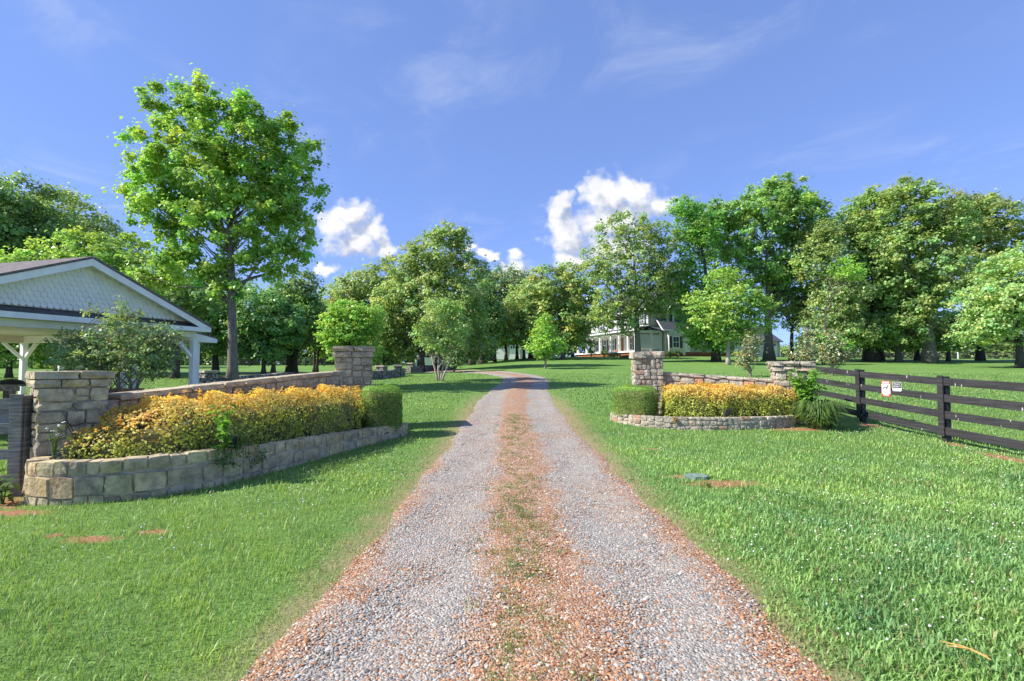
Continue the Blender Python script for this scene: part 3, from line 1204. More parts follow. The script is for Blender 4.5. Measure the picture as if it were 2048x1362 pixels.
def planter(label, path, tops, pool, style):
    P = catmull(np.array(path, float), 8)
    P, L = poly_len(P)
    mid, _ = on_poly(P, L, L[-1] / 2)
    root = thing('stone_planter', label, 'planter', (mid.x, mid.y, gz1(mid.x, mid.y)), 'raised stone planters')
    th = 0.26
    ts, tz = tops
    top = lambda s: float(np.interp(s / L[-1], ts, tz))
    # mortar core follows the top line
    m = MB()
    n = int(L[-1] / 0.12)
    ring = []
    for i in range(n + 1):
        s = L[-1] * i / n
        p, t_ = on_poly(P, L, s)
        nn = Vector((t_.y, -t_.x, 0))
        zt, zb = top(s) - 0.025, gz1(p.x, p.y) - 0.08
        a, b = p + nn * (-0.022), p - nn * th
        ring.append(len(m.v))
        m.v += [(a.x, a.y, zb), (b.x, b.y, zb), (b.x, b.y, zt), (a.x, a.y, zt)]
    for k0, k1 in zip(ring[:-1], ring[1:]):
        for j in range(4):
            j2 = (j + 1) % 4
            m.f.append([k0 + j, k0 + j2, k1 + j2, k1 + j])
    m.f.append([ring[0] + i for i in range(4)][::-1]); m.f.append([ring[-1] + i for i in range(4)])
    m.build('mortar_core', MAT['mortar'], root)
    rects = []
    if style == 'block':
        s = 0.0
        while s < L[-1] - 0.05:                                  # upright cap course
            w = random.uniform(0.12, 0.26)
            e = min(s + w, L[-1])
            zt = top((s + e) / 2)
            rects.append((s, zt - random.uniform(0.15, 0.19), e, zt + random.uniform(-0.01, 0.012), 1))
            s = e
        s = 0.0
        while s < L[-1] - 0.05:
            w = random.uniform(0.22, 0.46)
            e = min(s + w, L[-1])
            p, _ = on_poly(P, L, (s + e) / 2)
            z1, z0 = top((s + e) / 2) - 0.185, gz1(p.x, p.y) - 0.06
            if z1 - z0 > 0.28:
                k = z0 + (z1 - z0) * random.uniform(0.34, 0.44)
                rects.append((s, k, e, z1, 0))
                mm = s + (e - s) * random.uniform(0.4, 0.6)
                rects.append((s, z0, mm, k, 0)); rects.append((mm, z0, e, k, 0))
            else:
                rects.append((s, z0, e, z1, 0))
            s = e
    else:
        s = 0.0
        while s < L[-1] - 0.05:
            e = min(s + 0.9, L[-1])
            p, _ = on_poly(P, L, (s + e) / 2)
            out = []
            split_rect(s, gz1(p.x, p.y) - 0.06, e, top((s + e) / 2), 0.30, 0.19, out)
            rects += [o_ + (0,) for o_ in out]
            s = e
    for (a, b, c1, d, capf) in rects:
        p, t_ = on_poly(P, L, (a + c1) / 2)
        nn = Vector((t_.y, -t_.x, 0))
        dep = 0.22 if capf else 0.11
        put_stone(root, pool, p + nn * (random.uniform(-0.012, 0.012) - dep / 2) + Vector((0, 0, (b + d) / 2)), t_, nn, c1 - a - 0.02, dep, d - b - 0.02, 'stone', random.uniform(-0.02, 0.02))
    return root, P, L, top


pl_root, PL, LL, topL = planter('long curved planter of squared grey stone in front of the left hedge', PLANTER_L, ([0, 0.3, 0.45, 1.0], [0.50, 0.53, 0.46, 0.31]), POOL_BLOCK, 'block')
pr_root, PR, LR, topR = planter('low curved planter of rosy rubble in front of the right hedge', PLANTER_R, ([0, 0.2, 1.0], [0.40, 0.43, 0.46]), POOL_ROSY, 'rubble')


def inset(poly, d):
    P = [Vector((p[0], p[1])) for p in poly]
    c = sum(P, Vector((0, 0))) / len(P)
    out = []
    for p in P:
        v = p - c
        out.append(tuple(c + v * max(0.05, 1 - d / v.length)))
    return out


def soil(area, zfun, name, parent):
    xs = np.array([p[0] for p in area]); ys = np.array([p[1] for p in area])
    nx_ = 26
    gx_ = np.linspace(xs.min(), xs.max(), nx_); gy_ = np.linspace(ys.min(), ys.max(), nx_)
    A, B = np.meshgrid(gx_, gy_)
    zz = zfun(A, B) + 0.02 * rng.normal(0, 1, A.shape)
    Vs = np.stack([A.ravel(), B.ravel(), zz.ravel()], 1)
    i2 = np.arange(nx_ - 1)[:, None] * nx_ + np.arange(nx_ - 1)[None, :]
    Fs = np.stack([i2, i2 + 1, i2 + nx_ + 1, i2 + nx_], -1).reshape(-1, 4)
    cen = Vs[Fs].mean(1)
    ok = poly_mask(cen[:, 0], cen[:, 1], area)
    return link(name, fast_mesh(name, Vs, Fs[ok], smooth=True), MAT['mulch'], parent)


soil(inset(AREA_L, 0.14), lambda x, y: np.interp(y, [6, 8, 12.3], [0.40, 0.34, 0.18]), 'soil', pl_root)
soil(inset(AREA_R, 0.14), lambda x, y: 0.31 + 0 * x, 'soil', pr_root)


# ------------------------------------------------------------------ leaves
def leaf_quads(Pn, Nn, size, aspect=0.55, col=None, droop=None):
    n = len(Pn)
    Nn = Nn / (np.linalg.norm(Nn, axis=1)[:, None] + 1e-9)
    rv = rng.normal(0, 1, (n, 3))
    if droop is not None:
        rv = rv + droop
    T = rv - Nn * np.sum(rv * Nn, 1)[:, None]
    T /= np.linalg.norm(T, axis=1)[:, None] + 1e-9
    B = np.cross(Nn, T)
    s = size[:, None]
    fold = Nn * s * 0.14
    q = np.stack([Pn - T * s * 0.5, Pn - B * s * aspect * 0.5 + fold, Pn + T * s * 0.5, Pn + B * s * aspect * 0.5 + fold], 1)
    Fc = np.arange(n * 4).reshape(n, 4)
    return q.reshape(-1, 3), Fc, (np.repeat(col, 4, 0) if col is not None else None)


def merge(lst):
    V_, F_, C_, o_ = [], [], [], 0
    for (a, b, c_) in lst:
        V_.append(a); F_.append(b + o_); C_.append(c_); o_ += len(a)
    return np.concatenate(V_), np.concatenate(F_), np.concatenate(C_)


def poly_dist(x, y, poly):
    d = np.full(x.shape, 1e9)
    n = len(poly)
    for i in range(n):
        ax, ay = poly[i]; bx, by = poly[(i + 1) % n]
        ex, ey = bx - ax, by - ay
        t_ = np.clip(((x - ax) * ex + (y - ay) * ey) / (ex * ex + ey * ey + 1e-12), 0, 1)
        d = np.minimum(d, np.hypot(x - ax - t_ * ex, y - ay - t_ * ey))
    return d


def hedge_points(poly, zb, zt, n, rnd=0.28, amp=0.05, thick=0.10, slope=None):
    """points and outward normals spread through the skin of a clipped hedge"""
    xs = np.array([p[0] for p in poly]); ys = np.array([p[1] for p in poly])
    k = n * 6
    x = rng.uniform(xs.min() - .02, xs.max() + .02, k); y = rng.uniform(ys.min() - .02, ys.max() + .02, k)
    z = zb + (zt - zb + 0.1) * rng.random(k)
    ins = poly_mask(x, y, poly)
    x, y, z = x[ins], y[ins], z[ins]
    d = poly_dist(x, y, poly)
    bump = amp * (fbm2(x * 4, y * 4, 1.0, 1.0) + 0.7 * np.sin(z * 11 + x * 7 + y * 5))
    top = zt - rnd * (1 - np.sqrt(np.clip(1 - (1 - np.clip(d / rnd, 0, 1)) ** 2, 0, 1))) * 0.9 + bump
    if slope is not None:
        top = top - slope(x, y)
    dt = top - z
    ds = d + bump
    q = np.minimum(dt, ds)
    keep = (q > 0) & (rng.random(len(q)) < np.exp(-q / thick))
    x, y, z, d, dt = x[keep], y[keep], z[keep], d[keep], dt[keep]
    if len(x) > n:
        sel = rng.choice(len(x), n, replace=False)
        x, y, z, d, dt = x[sel], y[sel], z[sel], d[sel], dt[sel]
    e = 0.03
    gx_ = (poly_dist(x + e, y, poly) - poly_dist(x - e, y, poly)); gy_ = (poly_dist(x, y + e, poly) - poly_dist(x, y - e, poly))
    wt = np.clip(1 - dt / 0.2, 0.25, 1)
    N = np.stack([-gx_ / (2 * e) * 0.8, -gy_ / (2 * e) * 0.8, wt], 1)
    return np.stack([x, y, z], 1), N


def stems(poly, zb, zt, n, parent, name='stems'):
    m = MB()
    xs = [p[0] for p in poly]; ys = [p[1] for p in poly]
    k = 0
    while k < n:
        x, y = random.uniform(min(xs), max(xs)), random.uniform(min(ys), max(ys))
        if not poly_mask(np.array([x]), np.array([y]), poly)[0]:
            continue
        k += 1
        for b in range(3):
            a = random.uniform(0, 6.28)
            l = random.uniform(0.15, 0.4)
            m.tube([(x, y, zb - 0.05), (x + math.cos(a) * l * .4, y + math.sin(a) * l * .4, zb + (zt - zb) * .45), (x + math.cos(a) * l, y + math.sin(a) * l, zb + (zt - zb) * .85)], [0.009, 0.006, 0.003], 4, False)
    return m.build(name, MAT['bark_dark'], parent)


MAT['twigs'] = plain('dense_twigs', (0.22, 0.21, 0.09), 0.95, 0.05, 0.5, 30, 1.0, 60)


def twig_mass(poly, zb, zt, parent, slope=None):
    """the dense twiggy inside of a clipped shrub"""
    k = len(poly)
    m = MB()
    cx_, cy_ = np.mean([p[0] for p in poly]), np.mean([p[1] for p in poly])
    lower = lambda x, y: float(slope(x, y)) if slope else 0.0
    for f, z in ((1.0, zb), (1.0, zt - 0.08), (0.94, zt)):
        for (x, y) in poly:
            X_, Y_ = cx_ + (x - cx_) * f, cy_ + (y - cy_) * f
            m.v.append((X_, Y_, z - (lower(X_, Y_) if z > zb else 0)))
    for r_ in range(2):
        for i in range(k):
            j = (i + 1) % k
            m.f.append([r_ * k + i, r_ * k + j, (r_ + 1) * k + j, (r_ + 1) * k + i])
    m.v.append((cx_, cy_, zt - lower(cx_, cy_)))
    for i in range(k):
        m.f.append([2 * k + i, 2 * k + (i + 1) % k, 3 * k])
    return m.build('inner_twigs', MAT['twigs'], parent)


def golden_hedge(label, poly, zb, zt, n, leaf, group, spikes, slope=None):
    cx_, cy_ = np.mean([p[0] for p in poly]), np.mean([p[1] for p in poly])
    root = thing('golden_hedge', label, 'hedge', (cx_, cy_, zb), group)
    Pn, Nn = hedge_points(poly, zb - 0.06, zt, n, 0.34, 0.07, 0.08, slope)
    zz = (Pn[:, 2] - zb + (slope(Pn[:, 0], Pn[:, 1]) * 0.7 if slope else 0)) / (zt - zb) + 0.30 * fbm2(Pn[:, 0] * 2.2, Pn[:, 1] * 2.2 + Pn[:, 2] * 2, 1.0, 2.0) * 0.5 + rng.normal(0, 0.09, len(Pn))
    w = sm(zz, 0.40, 0.92)[:, None]
    r = rng.random((len(Pn), 1))
    low = np.array((0.58, 0.67, 0.14)) * (0.55 + 0.7 * r)
    up = np.where(rng.random((len(Pn), 1)) < 0.55, np.array((0.95, 0.64, 0.18)), np.array((0.94, 0.80, 0.25))) * (0.75 + 0.4 * r)
    tip = rng.random((len(Pn), 1)) < 0.10 * w
    c_ = low * (1 - w) + up * w
    c_ = np.where(tip, np.array((0.82, 0.38, 0.11)), c_)
    lq = [leaf_quads(Pn, Nn * np.array((0.8, 0.8, 1.25)) + rng.normal(0, 0.42, Pn.shape), leaf * (0.7 + 0.6 * rng.random(len(Pn))), 0.6, c_)]
    # upright shoots standing out of the top
    xs = np.array([p[0] for p in poly]); ys = np.array([p[1] for p in poly])
    sp = []
    k = 0
    while k < spikes:
        x, y = rng.uniform(xs.min(), xs.max()), rng.uniform(ys.min(), ys.max())
        if poly_mask(np.array([x]), np.array([y]), poly)[0]:
            k += 1
            h = 0.03 + 0.15 * rng.random() ** 2.5
            m_ = int(7 + 60 * h)
            zz_ = zt - 0.06 - (float(slope(x, y)) if slope else 0) + h * rng.random(m_)
            sp.append(np.stack([x + rng.normal(0, .016, m_), y + rng.normal(0, .016, m_), zz_], 1))
    sp = np.concatenate(sp)
    cs = np.array((0.85, 0.54, 0.11)) * (0.7 + 0.5 * rng.random((len(sp), 1)))
    lq.append(leaf_quads(sp, rng.normal(0, 0.6, sp.shape) + np.array((0, 0, 0.8)), leaf * (0.7 + 0.5 * rng.random(len(sp))), 0.6, cs))
    a, b, c3 = merge(lq)
    link('foliage', fast_mesh('foliage', a, b, c3), MAT['hedge'], root)
    twig_mass(inset(poly, 0.30), zb - 0.1, zt - 0.26, root, slope)
    stems(inset(poly, 0.12), zb, zt, 70, root)
    return root


HEDGE_L = [(-5.86, 6.52), (-5.5, 6.42), (-5.05, 6.46), (-4.55, 6.74), (-4.16, 7.25), (-3.90, 8.05), (-3.70, 8.8), (-3.48, 9.5), (-3.24, 10.2), (-3.10, 10.55), (-3.45, 11.6), (-4.15, 11.45), (-4.72, 10.2), (-5.2, 9.0), (-5.55, 7.9), (-5.75, 7.0)]
golden_hedge('long orange-tipped golden hedge in the left stone planter', HEDGE_L, 0.42, 1.18, 54000, 0.045, 'golden hedges in the planters', 160, lambda x, y: 0.40 * (1 - sm(y + 0.35 * (x + 5), 6.0, 7.3)))
HEDGE_R = [(3.82, 12.55), (4.5, 12.30), (5.2, 12.24), (5.9, 12.28), (6.7, 12.34), (7.28, 12.42), (7.3, 12.55), (6.75, 12.95), (5.7, 13.4), (4.6, 13.85), (4.05, 13.7)]
golden_hedge('shorter orange-tipped golden hedge in the right stone planter', HEDGE_R, 0.38, 1.13, 28000, 0.05, 'golden hedges in the planters', 90)


def boxwood(label, cx_, cy_, rx, ry, zb, zt, n, rot=0.0):
    poly = []
    for k in range(28):
        a = k / 28 * 6.283
        ca, sa = math.cos(a), math.sin(a)
        u_, v_ = math.copysign(abs(ca) ** 0.75, ca) * rx, math.copysign(abs(sa) ** 0.75, sa) * ry
        poly.append((cx_ + u_ * math.cos(rot) - v_ * math.sin(rot), cy_ + u_ * math.sin(rot) + v_ * math.cos(rot)))
    root = thing('boxwood', label, 'shrub', (cx_, cy_, zb), 'clipped boxwoods beside the drive')
    Pn, Nn = hedge_points(poly, zb, zt, n, 0.24, 0.03, 0.055)
    r = rng.random((len(Pn), 1))
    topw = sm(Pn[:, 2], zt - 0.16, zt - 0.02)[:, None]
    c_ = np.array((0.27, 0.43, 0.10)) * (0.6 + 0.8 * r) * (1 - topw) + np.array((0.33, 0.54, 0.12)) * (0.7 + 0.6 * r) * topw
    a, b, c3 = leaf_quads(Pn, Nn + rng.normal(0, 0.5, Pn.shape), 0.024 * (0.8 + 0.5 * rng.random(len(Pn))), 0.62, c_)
    link('foliage', fast_mesh('foliage', a, b, c3), MAT['hedge'], root)
    twig_mass(inset(poly, 0.10), zb - 0.1, zt - 0.14, root)
    stems(inset(poly, 0.15), zb, zt, 12, root)
    return root


boxwood('clipped round boxwood at the drive end of the left planter', -2.92, 11.25, 0.46, 0.50, 0.30, 1.21, 26000, 0.3)
boxwood('clipped round boxwood at the drive end of the right planter', 3.22, 13.15, 0.58, 0.52, 0.38, 1.12, 26000, -0.5)

# ------------------------------------------------------------------ fences
def board_fence(label, pts, zrel, cat_name, mat, post_w, rail_h, post_h, rails, side, group=None, cap_board=True, post_mat=None):
    """pts: post foot positions; rails nailed to the given side, joints covered by a vertical board"""
    x0, y0 = pts[0]
    root = thing(cat_name, label, 'fence', (x0, y0, gz1(x0, y0)), group)
    for i, (x, y) in enumerate(pts):
        g = gz1(x, y)
        q = pts[i + 1] if i + 1 < len(pts) else pts[i - 1]
        d = Vector((q[0] - x, q[1] - y, 0)).normalized()
        n = Vector((-d.y, d.x, 0))
        if n.dot(Vector((side[0], side[1], 0))) < 0:
            n = -n
        lean = random.uniform(-0.012, 0.012)
        p = Vector((x, y, 0)) - n * (post_w / 2 + 0.002)
        MB().box((p.x, p.y, g + post_h / 2 - 0.06), d, n, (lean, 0, 1), post_w / 2, post_w / 2, post_h / 2 + 0.06).build('post', post_mat or mat, root, bevel=0.006)
        if cap_board:
            c_ = Vector((x, y, 0)) + n * 0.041
            MB().box((c_.x, c_.y, g + 0.12 + (post_h - 0.1) / 2), d, n, (lean, 0, 1), 0.07, 0.014, (post_h - 0.1) / 2).build('cover_board', mat, root, bevel=0.004)
    for (xa, ya), (xb, yb) in zip(pts[:-1], pts[1:]):
        d = Vector((xb - xa, yb - ya, 0)).normalized()
        n = Vector((-d.y, d.x, 0))
        if n.dot(Vector((side[0], side[1], 0))) < 0:
            n = -n
        for zr in rails:
            za, zb_ = gz1(xa, ya) + zr + random.uniform(-.008, .008), gz1(xb, yb) + zr + random.uniform(-.008, .008)
            a = Vector((xa, ya, za)) + n * 0.0125
            b = Vector((xb, yb, zb_)) + n * 0.0125
            g_ = (b - a).normalized() * 0.003
            MB().beam(a + g_, b - g_, 0.024, rail_h).build('rail', mat, root, bevel=0.003)
    return root


board_fence('black four-rail board fence running towards the camera on the right', [(9.0, 15.5), (9.0, 13.0), (9.0, 10.5), (9.0, 8.0), (9.0, 5.5)], 0, 'board_fence', MAT['black_board'], 0.115, 0.155, 1.36,
            [0.23, 0.57, 0.91, 1.25], (-1, 0))
lf = board_fence('weathered grey four-rail fence ending at the near left pillar', [(-6.42, 6.55), (-8.8, 6.2), (-11.2, 5.9)], 0, 'board_fence', MAT['grey_board'], 0.15, 0.135, 1.30, [0.21, 0.54, 0.87, 1.20], (0.1, -1))

# signs on the fence
def sign_plate(name, label, y0, y1, z0, z1, mat, parts, shape=None):
    x = 9.0 - 0.0265
    yc = (y0 + y1) / 2
    root = thing(name, label, 'sign', (x, yc, (z0 + z1) / 2))
    poly = shape or [(-.5, -.5), (.5, -.5), (.5, .5), (-.5, .5)]
    W, H = abs(y1 - y0), z1 - z0

    def P3(u, v, off):                                         # u to the right as seen from the drive
        return (x - off, yc - u * W, (z0 + z1) / 2 + v * H)
    MB().prism([P3(u, v, 0.0) for (u, v) in poly], (-1, 0, 0), 0.004).build('plate', mat, root)
    for i, (nm, pl, mt) in enumerate(parts):
        MB().prism([P3(u, v, 0.0045 + 0.0004 * i) for (u, v) in pl], (-1, 0, 0), 0.0006).build(nm, mt, root)
    return root, P3, W, H


MAT['sign_red'] = plain('sign_red', (0.55, 0.03, 0.06), 0.4, 0.4, 0.05)
MAT['sign_white'] = plain('sign_white', (0.82, 0.82, 0.82), 0.4, 0.4, 0.03)
MAT['sign_black'] = plain('sign_black', (0.015, 0.015, 0.02), 0.4, 0.4, 0.1)
rect = lambda a, b, c1, d: [(a, b), (c1, b), (c1, d), (a, d)]
DOG = [(-.30, -.20), (-.25, -.20), (-.22, -.06), (-.16, .03), (.06, .01), (.08, -.08), (.10, -.21), (.15, -.21), (.15, -.06), (.18, .04), (.22, .12), (.26, .15), (.35, .155), (.36, .19), (.27, .215), (.255, .25), (.215, .225), (.16, .20), (.11, .10), (.02, .085),
       (-.16, .09), (-.22, .085), (-.29, .03), (-.31, .05), (-.325, .035), (-.285, -.01), (-.26, -.06), (-.29, -.14)]
dashes = lambda v, a, b, k, h: [(a + (b - a) * i / k, v, a + (b - a) * (i + 0.72) / k, v + h) for i in range(k)]
pp = [('print_panel', rect(-.46, -.34, .46, .30), MAT['sign_white']), ('print_band', rect(-.38, .345, .38, .445), MAT['sign_white']), ('print_band', rect(-.32, -.44, .32, -.385), MAT['sign_white']), ('dog_silhouette', DOG, MAT['sign_black'])]
pp += [('print_mark', rect(*d_), MAT['sign_black']) for d_ in dashes(-.275, -.38, .38, 6, .035)]
sign_plate('warning_sign', 'red and white sign with a black dog on the fence rail', 12.18, 11.89, 0.93, 1.30, MAT['sign_red'], pp)
OCT = [(-.5, -.38), (-.42, -.5), (.42, -.5), (.5, -.38), (.5, .38), (.42, .5), (-.42, .5), (-.5, .38)]
sh = lambda s, t_=1.0: [(u * s, v * s * t_) for (u, v) in OCT]
pp = [('print_border', sh(0.92), MAT['sign_white']), ('print_field', sh(0.86), MAT['sign_black']), ('print_band', [(-.38, -.40), (.38, -.40), (.43, -.30), (.43, -.14), (-.43, -.14), (-.43, -.30)], MAT['sign_white'])]
pp += [('print_mark', rect(*d_), MAT['dark']) for d_ in dashes(-.27, -.32, .32, 7, .05)]
sr, P3, W_, H_ = sign_plate('property_sign', 'black octagonal private property sign beside the dog sign', 11.84, 11.54, 1.06, 1.29, MAT['sign_black'], pp, OCT)
for txt, v_, wdt in (('PRIVATE', .24, .66), ('PROPERTY', .015, .74)):
    fc = bpy.data.curves.new('lettering', 'FONT')
    fc.body = txt
    fc.align_x = 'CENTER'
    fc.align_y = 'CENTER'
    fc.size = 0.056 if txt == 'PRIVATE' else 0.052
    fc.extrude = 0.0005
    fc.materials.append(MAT['sign_white'])
    fo = bpy.data.objects.new('lettering', fc)
    COL.objects.link(fo)
    fo.parent = sr
    fo.location = Vector(P3(0, v_, 0.0068)) - Vector(sr.location)
    fo.rotation_euler = Matrix(((0, 0, -1), (-1, 0, 0), (0, 1, 0))).to_euler()
    fo.scale = (0.92, 1, 1)
    me_t = bpy.data.meshes.new_from_object(fo.evaluated_get(bpy.context.evaluated_depsgraph_get()))
    fm_ = bpy.data.objects.new('lettering', me_t)
    COL.objects.link(fm_)
    fm_.parent = sr
    fm_.location, fm_.rotation_euler, fm_.scale = fo.location, fo.rotation_euler, fo.scale
    bpy.data.objects.remove(fo)

# far board fences
def far_fence(label, pts, step, hgt, group, white_every=0):
    P, L = poly_len(pts)
    root = thing('pasture_fence', label, 'fence', (pts[0][0], pts[0][1], gz1(*pts[0])), group)
    k = int(L[-1] / step)
    prev = None
    post_me = {}
    for key in ('black_board', 'white'):
        me = MB().abox(-0.09, 0.09, -0.09, 0.09, -0.1, 1.0).mesh('post')
        me.materials.append(MAT[key])
        post_me[key] = me
    for i in range(k + 1):
        p, t_ = on_poly(P, L, i * step)
        z = gz1(p.x, p.y)
        wh = white_every and i % white_every == 3
        o = bpy.data.objects.new('post', post_me['white' if wh else 'black_board'])
        COL.objects.link(o)
        o.parent = root
        o.location = Vector((p.x, p.y, z)) - Vector(root.location)
        o.scale = (1, 1, hgt + 0.05)
        if prev is not None:
            for zr in (0.26, 0.58, 0.90, 1.22):
                a = prev + Vector((0, 0, zr * hgt / 1.35)); b = Vector((p.x, p.y, z + zr * hgt / 1.35))
                MB().beam(a, b, 0.05, 0.15).build('rail', MAT['black_board'], root)
        prev = Vector((p.x, p.y, z))
    return root


far_fence('distant black board fence behind the oaks on the right', [(42, 97), (70, 95), (118, 90)], 3.2, 1.5, 'distant pasture fences', 5)
far_fence('distant black board fence behind the trees on the left', [(-75, 88), (-48, 88), (-22, 90)], 3.2, 1.4, 'distant pasture fences', 0)

# ------------------------------------------------------------------ pavilion
PE = Vector((-10.1, 16.7, 0))
pd = Vector((-0.26, -0.966, 0)).normalized()          # along the gable front, towards the camera
pb = Vector((-0.966, 0.26, 0)).normalized()           # back from the front
HALF, ZE, ZA, DEEP = 3.74, 2.95, 4.50, 8.6
SL = (ZA - ZE) / HALF
UPV = Vector((0, 0, 1))


def Q(t_, w_, z_): return PE + pd * t_ + pb * w_ + UPV * z_


pc = Q(HALF, DEEP / 2, 0)
pav = thing('picnic_pavilion', 'open white pavilion with scalloped gable and shingled roof', 'pavilion', (pc.x, pc.y, gz1(pc.x, pc.y)))
ZF = 0.42
MB().prism([Q(0.0, 0.1, 0.1), Q(2 * HALF, 0.1, 0.1), Q(2 * HALF, DEEP, 0.1), Q(0.0, DEEP, 0.1)], (0, 0, 1), ZF - 0.1).build('floor_slab', plain('concrete', (0.42, 0.40, 0.37), 0.9, 0.1, 0.15, 2), pav)
for sgn, t0 in ((1, 0.0), (-1, 2 * HALF)):
    a, b = Q(t0 - sgn * 0.06, -0.03, ZE - 0.025), Q(HALF, -0.03, ZA)
    c1, d1 = Q(HALF, DEEP, ZA), Q(t0 - sgn * 0.06, DEEP, ZE - 0.025)
    nrm = (b - a).cross(c1 - b).normalized()
    if nrm.z < 0:
        nrm = -nrm
    MB().prism([a, b, c1, d1], nrm, 0.05).build('roof_slope', MAT['roof_brown'], pav)
    # rake board
    MB().prism([Q(t0 - sgn * 0.04, 0.0, ZE - 0.03), Q(HALF, 0.0, ZA - 0.014), Q(HALF, 0.0, ZA - 0.20), Q(t0 + sgn * 0.40, 0.0, ZE - 0.035)], pb, 0.035).build('rake_board', MAT['white'], pav)
    # soffit under the rake
    MB().prism([Q(t0 + sgn * 0.3, 0.036, ZE + 0.03), Q(HALF, 0.036, ZA - 0.10), Q(HALF, 0.34, ZA - 0.10), Q(t0 + sgn * 0.3, 0.34, ZE + 0.03)], (0, 0, -1), 0.02).build('soffit', MAT['cream'], pav)
    # side eave board
    MB().beam(Q(t0, 0.04, ZE - 0.10), Q(t0, DEEP, ZE - 0.10), 0.03, 0.15).build('eave_board', MAT['white'], pav)
MB().prism([Q(-0.04, -0.003, 2.775), Q(2 * HALF + 0.04, -0.003, 2.775), Q(2 * HALF + 0.04, -0.003, 2.912), Q(-0.04, -0.003, 2.912)], pb, 0.035).build('front_fascia', MAT['white'], pav)
GW = 0.36                                              # gable wall plane
zg0 = 3.085
tw = (ZA - 0.10 - zg0) / SL
MB().prism([Q(HALF - tw, GW, zg0), Q(HALF + tw, GW, zg0), Q(HALF, GW, ZA - 0.10)], pb, 0.1).build('gable_wall', MAT['cream'], pav)
# narrow pent roof of dark panels
k = 18
for i in range(k):
    t0, t1 = 0.15 + (2 * HALF - 0.3) * i / k + 0.006, 0.15 + (2 * HALF - 0.3) * (i + 1) / k - 0.006
    MB().prism([Q(t0, 0.036, 2.905), Q(t1, 0.036, 2.905), Q(t1, GW - 0.002, 3.075), Q(t0, GW - 0.002, 3.075)], (0, 0, 1), 0.014).build('pent_panel', MAT['tin'], pav)
# fish-scale shingles
sw, rh = 0.145, 0.128
sc_poly = [(-sw * .48, 0.21), (-sw * .48, 0.06)] + [(-math.cos(a) * sw * .48, 0.06 - math.sin(a) * 0.06) for a in np.linspace(0.35, math.pi - 0.35, 6)] + [(sw * .48, 0.06), (sw * .48, 0.21)]
tilt = 0.16
sm_b = MB()
loc_pts = [pd * u_ + UPV * v_ - pb * (0.004 + (0.21 - v_) * tilt) for (u_, v_) in sc_poly]
sm_b.prism(loc_pts, -pb, 0.018)
scale_me = sm_b.mesh('shingle')
scale_me.materials.append(MAT['cream'])
cnt = 0
r_ = 0
z = zg0 + 0.01
while z < ZA - 0.28:
    half = (ZA - 0.10 - (z + 0.16)) / SL
    kk = int(2 * half / sw)
    off = (0.5 if r_ % 2 else 0.0) * sw
    for j in range(-kk // 2 - 1, kk // 2 + 2):
        tt = j * sw + off
        if abs(tt) > half - 0.02 or HALF + tt > 6.4:
            continue
        o = bpy.data.objects.new('shingle', scale_me)
        COL.objects.link(o)
        o.parent = pav
        o.location = Q(HALF + tt, GW, z) - Vector(pav.location)
        cnt += 1
    z += rh
    r_ += 1
# beams, ceiling, posts, braces
MB().beam(Q(0.3, 0.35, 2.68), Q(2 * HALF - 0.3, 0.35, 2.68), 0.16, 0.18).build('beam', MAT['cream'], pav)
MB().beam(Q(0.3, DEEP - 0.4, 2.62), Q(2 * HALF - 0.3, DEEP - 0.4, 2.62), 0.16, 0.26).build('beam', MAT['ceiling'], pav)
for t0 in (0.3, 2 * HALF - 0.3):
    MB().beam(Q(t0, 0.43, 2.62), Q(t0, DEEP - 0.48, 2.62), 0.16, 0.26).build('beam', MAT['cream'], pav)
nb = 22
for i in range(nb):
    w0, w1 = 0.05 + (DEEP - 0.1) * i / nb, 0.05 + (DEEP - 0.1) * (i + 1) / nb - 0.008
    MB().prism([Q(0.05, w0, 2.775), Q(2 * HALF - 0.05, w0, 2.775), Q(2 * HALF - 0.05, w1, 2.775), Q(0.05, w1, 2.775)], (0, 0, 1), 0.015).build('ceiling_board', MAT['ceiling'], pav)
for t0 in (0.3, 2 * HALF - 0.3):
    for w0 in (0.35, 2.9, 5.4, DEEP - 0.4):
        p0 = Q(t0, w0, 0)
        po = MB().box(p0 + UPV * ((ZF + 2.5) / 2), pd, pb, UPV, 0.085, 0.085, (2.5 - ZF) / 2).build('post', MAT['white'], pav, bevel=0.008)
        sg = 1 if t0 < HALF else -1
        MB().beam(Q(t0 + sg * 0.09, w0, 1.95), Q(t0 + sg * 0.62, w0, 2.48), 0.09, 0.11, pb).build('brace', MAT['white'], pav)
        if w0 > 1:
            MB().beam(Q(t0, w0 - 0.09, 1.95), Q(t0, w0 - 0.62, 2.48), 0.09, 0.11, pd).build('brace', MAT['cream'], pav)
        if w0 < DEEP - 1:
            MB().beam(Q(t0, w0 + 0.09, 1.95), Q(t0, w0 + 0.62, 2.48), 0.09, 0.11, pd).build('brace', MAT['cream'], pav)
